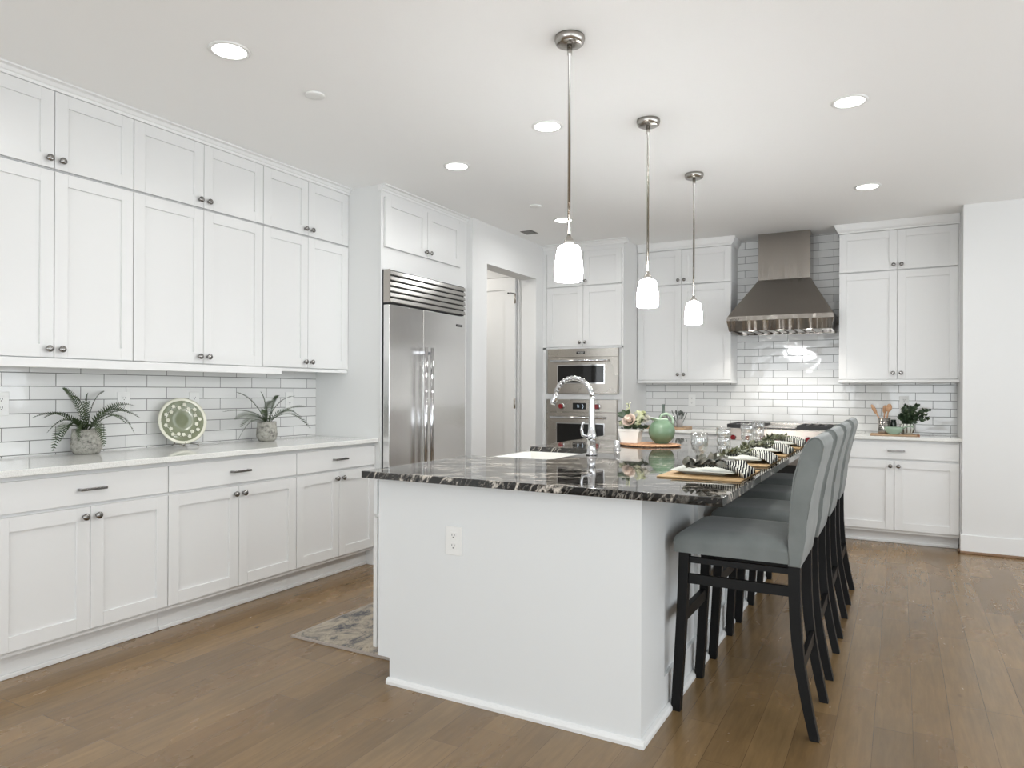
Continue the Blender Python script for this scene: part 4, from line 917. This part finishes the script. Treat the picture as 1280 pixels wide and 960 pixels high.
plx, ply = -1.530, 4.385
pb = thing('flower_planter', (plx, ply, TT), 'white rectangular planter filled with pink rose and cream flowers, left of the green pitcher', 'flower arrangement')
f = MB()
rx, ry = 0.068, 0.045
def rect(sx, sy, z): return [(plx-sx, ply-sy, TT+z), (plx+sx, ply-sy, TT+z), (plx+sx, ply+sy, TT+z), (plx-sx, ply+sy, TT+z)]
f.rings([rect(rx*0.80, ry*0.8, 0.0), rect(rx*0.98, ry*0.98, 0.072), rect(rx*1.04, ry*1.04, 0.073), rect(rx*1.06, ry*1.06, 0.090), rect(rx*0.95, ry*0.95, 0.090), rect(rx*0.9, ry*0.9, 0.06)], None, True, True, False)
f.build('box', M['petalwhite'] if False else M['ceramic'], pb)
def rose(name, c, r_, m_, parent, seed):
    rnd = random.Random(seed); mb = MB(); c = Vector(c)
    mb.ball(c, r_*0.45, None, (1, 1, 1), 10)
    for layer in range(5):
        nP = 4+layer; rad = r_*(0.35+0.16*layer); tilt = 0.25+0.24*layer
        for k_ in range(nP):
            a = 2*PI*(k_/nP)+layer*0.7+rnd.uniform(-.1, .1); n_ = 5
            rows = []
            for i in range(4):
                v_ = i/3; row = []
                for j in range(n_):
                    u = (j/(n_-1)-0.5)*2; aa = a + u*(1.25/(1+layer*0.18))*math.sin(0.4+v_*1.6)*0.75
                    rr_ = rad*(0.55+0.45*v_) ; zz = -r_*0.45 + v_*r_*(1.15-0.17*layer) - abs(u)**2*r_*0.10
                    rr_ += math.sin(tilt)*v_*r_*0.18
                    row.append(mb.bm.verts.new(c + Vector((rr_*math.cos(aa), rr_*math.sin(aa), zz))))
                rows.append(row)
            for i in range(3):
                for j in range(n_-1):
                    fc_ = mb.bm.faces.new((rows[i][j], rows[i][j+1], rows[i+1][j+1], rows[i+1][j])); fc_.smooth = True
    bmesh.ops.transform(mb.bm, matrix=Matrix.Translation(c) @ Matrix.Rotation(1.0, 4, 'X') @ Matrix.Rotation(-0.1, 4, 'Y') @ Matrix.Translation(-c), verts=mb.bm.verts)
    return mb.build(name, m_, parent)
top = TT+0.09
rose('rose', (plx+0.005, ply-0.055, top+0.062), 0.040, M['petalpink'], pb, 1)
def hydrangea(name, c, r_, m_, parent, seed, n_=70):
    rnd = random.Random(seed); mb = MB()
    for i in range(n_):
        d = Vector((rnd.gauss(0, 1), rnd.gauss(0, 1), rnd.gauss(0, 1)+0.3)).normalized(); p = Vector(c)+d*r_*rnd.uniform(0.75, 1.05)
        e1 = d.orthogonal().normalized(); e2 = d.cross(e1)
        for k_ in range(4):
            a = PI/2*k_+rnd.random(); q = p + (e1*math.cos(a)+e2*math.sin(a))*r_*0.13
            mb.bm.faces.new([mb.bm.verts.new(v_) for v_ in (p, q+(e1*math.cos(a+1)+e2*math.sin(a+1))*r_*0.10, p+(e1*math.cos(a)+e2*math.sin(a))*r_*0.28, q+(e1*math.cos(a-1)+e2*math.sin(a-1))*r_*0.10)])
    return mb.build(name, m_, parent)
hydrangea('cream_bloom', (plx+0.070, ply-0.01, top+0.075), 0.030, M['petalcream'], pb, 3)
hydrangea('cream_bloom', (plx+0.055, ply-0.03, top+0.045), 0.026, M['petalcream'], pb, 4)
hydrangea('cream_bloom', (plx-0.045, ply-0.030, top+0.032), 0.024, M['petalcream'], pb, 5)
hydrangea('cream_bloom', (plx+0.055, ply-0.02, top+0.100), 0.024, M['petalcream'], pb, 8)
rose('white_flower', (plx+0.098, ply+0.0, top+0.066), 0.026, M['petalwhite'], pb, 6)
rose('white_flower', (plx+0.082, ply-0.010, top+0.098), 0.020, M['petalcream'], pb, 7)
def leaf_blade(mb, base, d, L, W, nrm=None, bend=0.15):
    base = Vector(base); d = Vector(d).normalized(); nrm = Vector(nrm) if nrm is not None else Vector((0, 0, 1))
    sd_ = d.cross(nrm); sd_ = sd_.normalized() if sd_.length > 0.05 else d.orthogonal().normalized(); up_ = sd_.cross(d)
    prev = None
    for i in range(6):
        t = i/5; c = base + d*L*t - up_*bend*L*t*t; wv_ = W*math.sin(PI*(t**0.8))*0.5 + (0.0006 if i in (0, 5) else 0)
        row = [mb.bm.verts.new(c - sd_*wv_ + up_*wv_*0.3), mb.bm.verts.new(c), mb.bm.verts.new(c + sd_*wv_ + up_*wv_*0.3)]
        if prev:
            for j in range(2):
                fc_ = mb.bm.faces.new((prev[j], prev[j+1], row[j+1], row[j])); fc_.smooth = True
        prev = row
f = MB()
rnd = random.Random(11)
for b_, d_, L_, W_ in (((-0.025, -0.03, 0.085), (-0.8, -0.3, 0.25), 0.055, 0.030), ((-0.01, -0.03, 0.09), (0.2, -0.4, 0.6), 0.05, 0.028), ((0.075, 0, 0.085), (0.7, -0.2, 0.35), 0.055, 0.026), ((0.09, 0, 0.06), (0.9, 0.1, 0.1), 0.06, 0.028), ((0.0, -0.04, 0.02), (0.3, -0.8, -0.2), 0.045, 0.025), ((0.04, -0.04, 0.02), (0.6, -0.6, 0.0), 0.045, 0.025), ((-0.05, -0.03, 0.02), (-0.6, -0.4, -0.1), 0.045, 0.022), ((0.095, 0, 0.05), (0.3, 0.3, 0.7), 0.045, 0.024), ((0.02, 0, 0.03), (0.1, 0.5, 0.7), 0.07, 0.03), ((0.06, 0.0, 0.05), (0.3, -0.6, 0.5), 0.05, 0.025)):
    leaf_blade(f, (plx+b_[0], ply+b_[1], top+b_[2]), d_, L_, W_)
for d_, L_ in (((-1.0, -0.3, 0.35), 0.062), ((-0.9, -0.2, 0.0), 0.058), ((-0.5, -0.2, 0.8), 0.05), ((0.5, -0.4, 0.8), 0.05)):
    leaf_blade(f, (plx-0.015, ply-0.045, top+0.085), d_, L_, 0.032, (0.1, -1, 0.3))
for i in range(44):
    leaf_blade(f, (plx+rnd.uniform(-0.055, 0.085), ply+rnd.uniform(-0.03, 0.03), top+rnd.uniform(-0.01, 0.05)), (rnd.uniform(-1, 1), rnd.uniform(-0.6, 0.6), rnd.uniform(-0.2, 0.9)), 0.045, 0.024, (rnd.uniform(-.5, .5), -1, rnd.uniform(-.4, .6)))
f.build('leaves', M['leaf'], pb)
f = MB(); f.tube([(plx-0.005, ply, top), (plx-0.008, ply-0.01, top+0.10), (plx-0.014, ply-0.01, top+0.165)], 0.0018, 6, M['stem'])
for i in range(12): f.ball((plx-0.013+0.010*math.cos(i*2.3), ply-0.01+0.010*math.sin(i*2.3), top+0.105+i*0.0055), 0.0055, M['petalcream'], (1, 1, 1), 8)
f.build('bud_spray', None, pb)

# ---------------------------------------------------------------- place settings
CTOP = 0.9152
def make_setting(y, k):
    xa, xb = -0.858, -0.530
    mats_lab = ['nearest the camera at the island corner', 'second from the near end', 'third from the near end', 'farthest from the camera']
    w_ = mats_lab[k]
    f = MB(); f.box(xa, xb, y-0.215, y+0.215, CTOP, CTOP+0.006, None, 0.002)
    tag(recenter(f.build('placemat', M['bamboo']), (-0.69, y, CTOP)), 'tan woven rectangular placemat, '+w_, 'placemat', 'placemats along the island')
    z = CTOP+0.0062; cx, s = -0.700, 0.128
    f = MB()
    def sqr(h, zz, r_=0.010):
        out_ = []
        for qx, qy in ((1, 1), (-1, 1), (-1, -1), (1, -1)):
            for t in range(4):
                a = {(1, 1): 0, (-1, 1): PI/2, (-1, -1): PI, (1, -1): 1.5*PI}[(qx, qy)] + t/3*PI/2
                out_.append((cx+qx*(h-r_)+r_*math.cos(a), y+qy*(h-r_)+r_*math.sin(a), zz))
        return out_
    f.rings([sqr(s*0.62, z), sqr(s*0.66, z+0.002), sqr(s*0.84, z+0.012), sqr(s, z+0.015), sqr(s, z+0.0185), sqr(s*0.86, z+0.016), sqr(s*0.70, z+0.006), sqr(0.03, z+0.006)], None, True, True, False)
    tag(recenter(f.build('dinner_plate', M['plate']), (cx, y, z)), 'square white plate on the placemat '+w_, 'plate', 'square plates along the island')
    # napkin: pleated striped cloth, fanned towards the table edge
    rnd = random.Random(40+k); mb = MB(); n_u, n_v = 18, 12; g_ = []; uvl = mb.bm.loops.layers.uv.new('UVMap')
    ang = (-0.35, 0.15, 0.25, -0.1)[k]
    for i in range(n_u+1):
        row = []
        for j in range(n_v+1):
            u = i/n_u; v_ = j/n_v-0.5
            wd = 0.030+0.115*max(0, u-0.25)+0.10*max(0, 0.25-u)
            xx = cx-0.045+u*0.222; yy = y-0.02+v_*wd*2+0.02*math.sin(u*3+k)+ang*(u-0.4)*0.18
            zz = z+0.030+0.014*math.sin(v_*20+k)*(0.4+u)+0.012*math.sin(PI*min(1, u*1.1))+0.010*mnoise.noise(Vector((u*6, v_*6, k*3.1)))
            if u > 0.82: zz -= (u-0.82)*0.12
            zz = max(zz, z+0.024 if xx < cx+s-0.005 else CTOP+0.010)
            row.append(mb.bm.verts.new((xx, yy, zz)))
        g_.append(row)
    for i in range(n_u):
        for j in range(n_v):
            fc_ = mb.bm.faces.new((g_[i][j], g_[i+1][j], g_[i+1][j+1], g_[i][j+1])); fc_.smooth = True
            for lp, (a, b) in zip(fc_.loops, ((i, j), (i+1, j), (i+1, j+1), (i, j+1))): lp[uvl].uv = (a/n_u, b/n_v*0.16 + a/n_u*1.05)
    o = tag(recenter(mb.build('cloth_napkin', M['napkin']), (cx, y, z+0.03)), 'black and white striped napkin folded on the plate '+w_, 'napkin', 'striped napkins along the island')
    sol = o.modifiers.new('thickness', 'SOLIDIFY'); sol.thickness = 0.002
    # greenery sprig: a loose clump of leaves over the folded cloth
    mb = MB(); x0, y0 = cx-0.070, y-0.068; zb = z+0.026
    for b_i in range(5):
        dy = (-0.055, -0.03, 0.0, 0.03, 0.055)[b_i]; Ls = 0.13+0.02*rnd.random()
        p0 = Vector((x0, y0+dy*0.6, zb)); p1 = Vector((x0+Ls, y0+dy*1.3+0.01, zb+0.012+0.01*rnd.random()))
        mb.tube([p0, (p0+p1)/2+Vector((0, 0, 0.012)), p1], 0.0016, 5)
        nl = 13 if k == 0 else 17
        for i in range(nl):
            t = (i+0.5)/nl; b_ = p0.lerp(p1, t)+Vector((0, 0, 0.012*math.sin(PI*t)))
            leaf_blade(mb, b_, (rnd.uniform(-0.2, 0.9), (-1)**i*rnd.uniform(0.2, 0.9), rnd.uniform(-0.05, 0.75)), 0.052 if k == 0 else 0.040, 0.036 if k == 0 else 0.018, (rnd.uniform(-.6, .6), rnd.uniform(-1, .2), 0.8))
    o = mb.build('greenery_sprig', M['broadleaf'] if k == 0 else M['olive'], None)
    tag(recenter(o, (cx, y, zb-0.015)), ('sprig of broad dark leaves' if k == 0 else 'sprig of small olive leaves')+' lying on the napkin '+w_, 'greenery', 'leaf sprigs along the island')
SY_ = [2.985, 3.595, 4.185, 4.80]
for k, y in enumerate(SY_): make_setting(y, k)
def goblet(x, y, label, footed):
    f = MB(); z = CTOP+0.0002
    if footed:
        outer = [(0.034, 0), (0.034, 0.003), (0.010, 0.010), (0.008, 0.030), (0.020, 0.040), (0.036, 0.060), (0.042, 0.085), (0.043, 0.110), (0.041, 0.140)]
        inner = [(0.039, 0.140), (0.040, 0.110), (0.039, 0.085), (0.033, 0.062), (0.015, 0.046), (0.004, 0.044)]
    else:
        outer = [(0.030, 0)] + [(0.033+0.009*t+0.0022*math.sin(t*6*PI), 0.003+0.137*t) for t in [i/24 for i in range(25)]]
        inner = [(outer[-1][0]-0.002, 0.140)] + [(0.030+0.009*t+0.0022*math.sin(t*6*PI), 0.003+0.137*t) for t in [i/24 for i in range(23, 1, -1)]] + [(0.004, 0.014)]
    f.lathe((x, y, z), outer+inner, 32, None, 'Z')
    return tag(recenter(f.build('drinking_glass', M['glass']), (x, y, z)), label, 'glass', 'drinking glasses along the island')
goblet(-0.872, 3.52, 'clear footed goblet behind the place setting nearest the camera', True)
goblet(-0.892, 4.16, 'clear rippled tumbler behind the second place setting', False)
goblet(-0.868, 4.74, 'clear rippled tumbler behind the third place setting, left of a touching pair', False)
goblet(-0.862, 5.12, 'clear rippled tumbler farthest along the island, right of a touching pair', False)

# ---------------------------------------------------------------- back counter groups
BZ = 0.8953
# left of the range: board with bottle, jars and cutlery cups
f = MB(); f.box(-2.25, -1.800, 6.68, 6.98, BZ, BZ+0.020, None, 0.004)
tag(recenter(f.build('wooden_board', M['board']), (-2.0, 6.83, BZ)), 'long wooden board on the back counter left of the range, behind the pitcher', 'board')
B2 = BZ+0.0203
def bottle(x, y, prof, label, m_, name='glass_bottle', cat='bottle'):
    f = MB(); f.lathe((x, y, B2), prof, 24); return tag(recenter(f.build(name, m_), (x, y, B2)), label, cat)
bg = mat('grey_green_glass', (0.16, 0.20, 0.17), 0.1)
bottle(-2.055, 6.86, [(0.045, 0), (0.050, 0.006), (0.050, 0.075), (0.044, 0.10), (0.020, 0.13), (0.013, 0.15), (0.012, 0.215), (0.014, 0.218)], 'grey green long-necked bottle on the back counter behind the pitcher', bg)
M['wireglass'] = M['glass']
for x, y, lb in ((-2.020, 6.772, 'clear cut glass jar behind the pitcher, left one on the board'), (-1.948, 6.785, 'clear cut glass jar on the back board, beside the cutlery cup')):
    f = MB(); f.lathe((x, y, B2), [(0.026, 0)]+[(0.030+0.003*math.sin(i*1.9), 0.004+i*0.009) for i in range(12)]+[(0.027, 0.103), (0.022, 0.02), (0.003, 0.016)], 20)
    tag(recenter(f.build('glass_jar', M['glass']), (x, y, B2)), lb, 'jar', 'glass jars on the back board')
cu = thing('cutlery_cup', (-1.878, 6.80, B2), 'grey metal cup holding dark cutlery on the back board', 'cup')
f = MB(); f.lathe((-1.878, 6.80, B2), [(0.028, 0), (0.030, 0.002), (0.032, 0.078), (0.030, 0.078), (0.028, 0.006), (0.004, 0.005)], 24); f.build('cup_body', M['plasticgrey'] if False else mat('grey_cup', (0.32, 0.31, 0.30), 0.5), cu)
rnd = random.Random(5); darkmetal = mat('dark_cutlery_metal', (0.09, 0.10, 0.09), 0.35, 0.7)
for i in range(9):
    a = rnd.uniform(-1, 1); b_ = Vector((-1.878+0.018*a, 6.80+rnd.uniform(-.015, .015), B2+0.01)); t_ = Vector((-1.878+0.075*a, 6.80+rnd.uniform(-.03, .03), B2+rnd.uniform(0.135, 0.165)))
    d = t_-b_; f = MB(); f.tube([b_, b_+d*0.7], 0.003, 6); 
    mt = Matrix.Translation(b_+d*0.86) @ d.to_track_quat('Z', 'Y').to_matrix().to_4x4(); f.ball((0, 0, 0), 1.0, None, (0.010, 0.004, 0.026), 10)
    vs2 = [v_ for v_ in f.bm.verts if v_.co.length < 0.03]; bmesh.ops.transform(f.bm, matrix=mt, verts=vs2)
    tag(recenter(f.build('table_spoon', darkmetal), b_), 'dark metal spoon standing in the cutlery cup on the back board', 'spoon', 'dark spoons in the cutlery cup')
# right of the range
f = MB(); f.box(-0.225, 0.125, 6.72, 6.93, BZ, BZ+0.012, M['board'], 0.004); f.box(0.075, 0.126, 6.719, 6.931, BZ+0.0121, BZ+0.016, M['boardedge'], 0.001) if False else f.box(0.127, 0.145, 6.74, 6.91, BZ, BZ+0.012, M['boardedge'], 0.003)
tag(recenter(f.build('cutting_board'), (-0.05, 6.83, BZ)), 'small wooden cutting board on the back counter right of the range', 'cutting board')
C2 = BZ+0.0123
ux, uy = -0.118, 6.855
uc = thing('utensil_holder', (ux, uy, C2), 'pierced silver metal utensil holder on the right cutting board', 'utensil holder')
f = MB(); f.lathe((ux, uy, C2), [(0.047, 0), (0.048, 0.002), (0.048, 0.132), (0.045, 0.132), (0.045, 0.006), (0.004, 0.005)], 32); f.build('cylinder_body', M['nickel'], uc)
f = MB()
for i in range(-3, 4):
    for j in range(5):
        a = -PI/2 + i*0.26; f.ball((ux+0.0482*math.cos(a), uy+0.0482*math.sin(a), C2+0.035+j*0.018), 0.0042, None, (1, 1, 1), 8)
f.build('drilled_holes', M['black'], uc)
def upright(o_, d):
    zz = d.normalized(); xx = (Vector((1, 0, 0)) - zz*zz.x).normalized(); yy = zz.cross(xx)
    return Matrix.Translation(o_) @ Matrix((xx, yy, zz)).transposed().to_4x4()
def spoon(b_, t_, wdt, lgt, label, name='wooden_spoon'):
    b_ = Vector(b_); t_ = Vector(t_); d = (t_-b_); f = MB(); f.ball((0, 0, 0), 1.0, None, (wdt, 0.006, lgt), 14)
    bmesh.ops.transform(f.bm, matrix=upright(t_-d.normalized()*lgt*0.9, d), verts=f.bm.verts)
    f.tube([b_, t_-d.normalized()*lgt*1.6], 0.0055, 8)
    tag(recenter(f.build(name, M['spoon']), b_), label, 'spoon', 'wooden utensils in the metal holder')
spoon((ux+0.02, uy, C2+0.012), (ux-0.098, uy-0.01, C2+0.245), 0.015, 0.048, 'flat wooden spatula leaning left out of the metal holder')
spoon((ux-0.01, uy+0.015, C2+0.012), (ux+0.005, uy+0.02, C2+0.240), 0.018, 0.036, 'wooden spoon standing upright in the middle of the metal holder')
spoon((ux+0.0, uy-0.015, C2+0.012), (ux+0.040, uy-0.01, C2+0.252), 0.024, 0.036, 'wooden spoon with wide round bowl leaning right in the metal holder')
f = MB(); gx, gy = -0.050, 6.900; f.lathe((gx, gy, C2), [(0.022, 0), (0.024, 0.003), (0.024, 0.09), (0.020, 0.102), (0.0205, 0.118), (0.014, 0.119)], 24)
tag(recenter(f.build('spice_jar', mat('dark_green_jar', (0.012, 0.022, 0.014), 0.2)), (gx, gy, C2)), 'small dark green jar behind the celadon bowl on the right board', 'jar')
bx, by = -0.048, 6.752
bw = thing('handled_bowl', (bx, by, C2), 'low celadon green bowl with loop handle on the right cutting board', 'bowl')
f = MB(); f.lathe((bx, by, C2), [(0.035, 0), (0.038, 0.003), (0.060, 0.020), (0.070, 0.042), (0.072, 0.060), (0.069, 0.062), (0.066, 0.045), (0.05, 0.018), (0.004, 0.010)], 32); f.build('bowl_body', M['bowlgreen'], bw)
f = MB(); f.tube([(bx+0.064, by, C2+0.050), (bx+0.095, by-0.004, C2+0.068), (bx+0.125, by-0.006, C2+0.074), (bx+0.150, by-0.006, C2+0.066)], [0.007, 0.006, 0.006, 0.008], 10); f.build('handle', M['bowlgreen'], bw)
jx, jy = 0.052, 6.845
jr = thing('leafy_potted_plant', (jx, jy, C2), 'dark leafy plant in a ribbed glass jar on the right cutting board', 'potted plant')
f = MB()
rs = []
for rr_, h in ((0.034, 0), (0.044, 0.015), (0.054, 0.045), (0.055, 0.065), (0.048, 0.088), (0.046, 0.088), (0.050, 0.06), (0.046, 0.03), (0.02, 0.008)):
    rs.append([(jx+(rr_+0.0015*math.cos(12*2*PI*i/72))*math.cos(2*PI*i/72), jy+(rr_+0.0015*math.cos(12*2*PI*i/72))*math.sin(2*PI*i/72), C2+h) for i in range(72)])
f.rings(rs, None); f.build('ribbed_jar', M['plate'], jr)
f = MB()
for i in range(12):
    a = 2*PI*i/12; f.tube([(jx+0.0455*math.cos(a), jy+0.0455*math.sin(a), C2+0.014), (jx+0.0555*math.cos(a), jy+0.0555*math.sin(a), C2+0.045), (jx+0.0565*math.cos(a), jy+0.0565*math.sin(a), C2+0.065), (jx+0.0495*math.cos(a), jy+0.0495*math.sin(a), C2+0.086)], 0.0035, 6)
f.build('dark_ribs', M['knob'], jr)
rnd = random.Random(21)
for bi in range(20):
    a = rnd.uniform(0, 2*PI); out_ = ((0.155, -0.01), (0.125, 0.02), (0.14, -0.03))[bi] if bi < 3 else (math.cos(a)*rnd.uniform(0.02, 0.095), math.sin(a)*rnd.uniform(0.01, 0.06))
    hh = (0.13, 0.09, 0.06)[bi] if bi < 3 else rnd.uniform(0.06, 0.175); p0 = Vector((jx, jy, C2+0.07)); p2 = p0+Vector((out_[0], out_[1], hh)); p1 = p0+Vector((out_[0]*0.3, out_[1]*0.3, hh*0.8))
    f = MB(); cs = [p0*(1-t)**2+p1*2*t*(1-t)+p2*t*t for t in [i/8 for i in range(9)]]; f.tube(cs, 0.0015, 5)
    for i in range(2, 9):
        for s_ in (-1, 1, 0, 2):
            leaf_blade(f, cs[i], (rnd.uniform(-1, 1), rnd.uniform(-1, 0.6), rnd.uniform(-0.3, 0.8)), rnd.uniform(0.028, 0.042), 0.024, (rnd.uniform(-.5, .5), -1, rnd.uniform(-.5, .8)))
    f.build('leafy_branch', M['leaf'], jr)
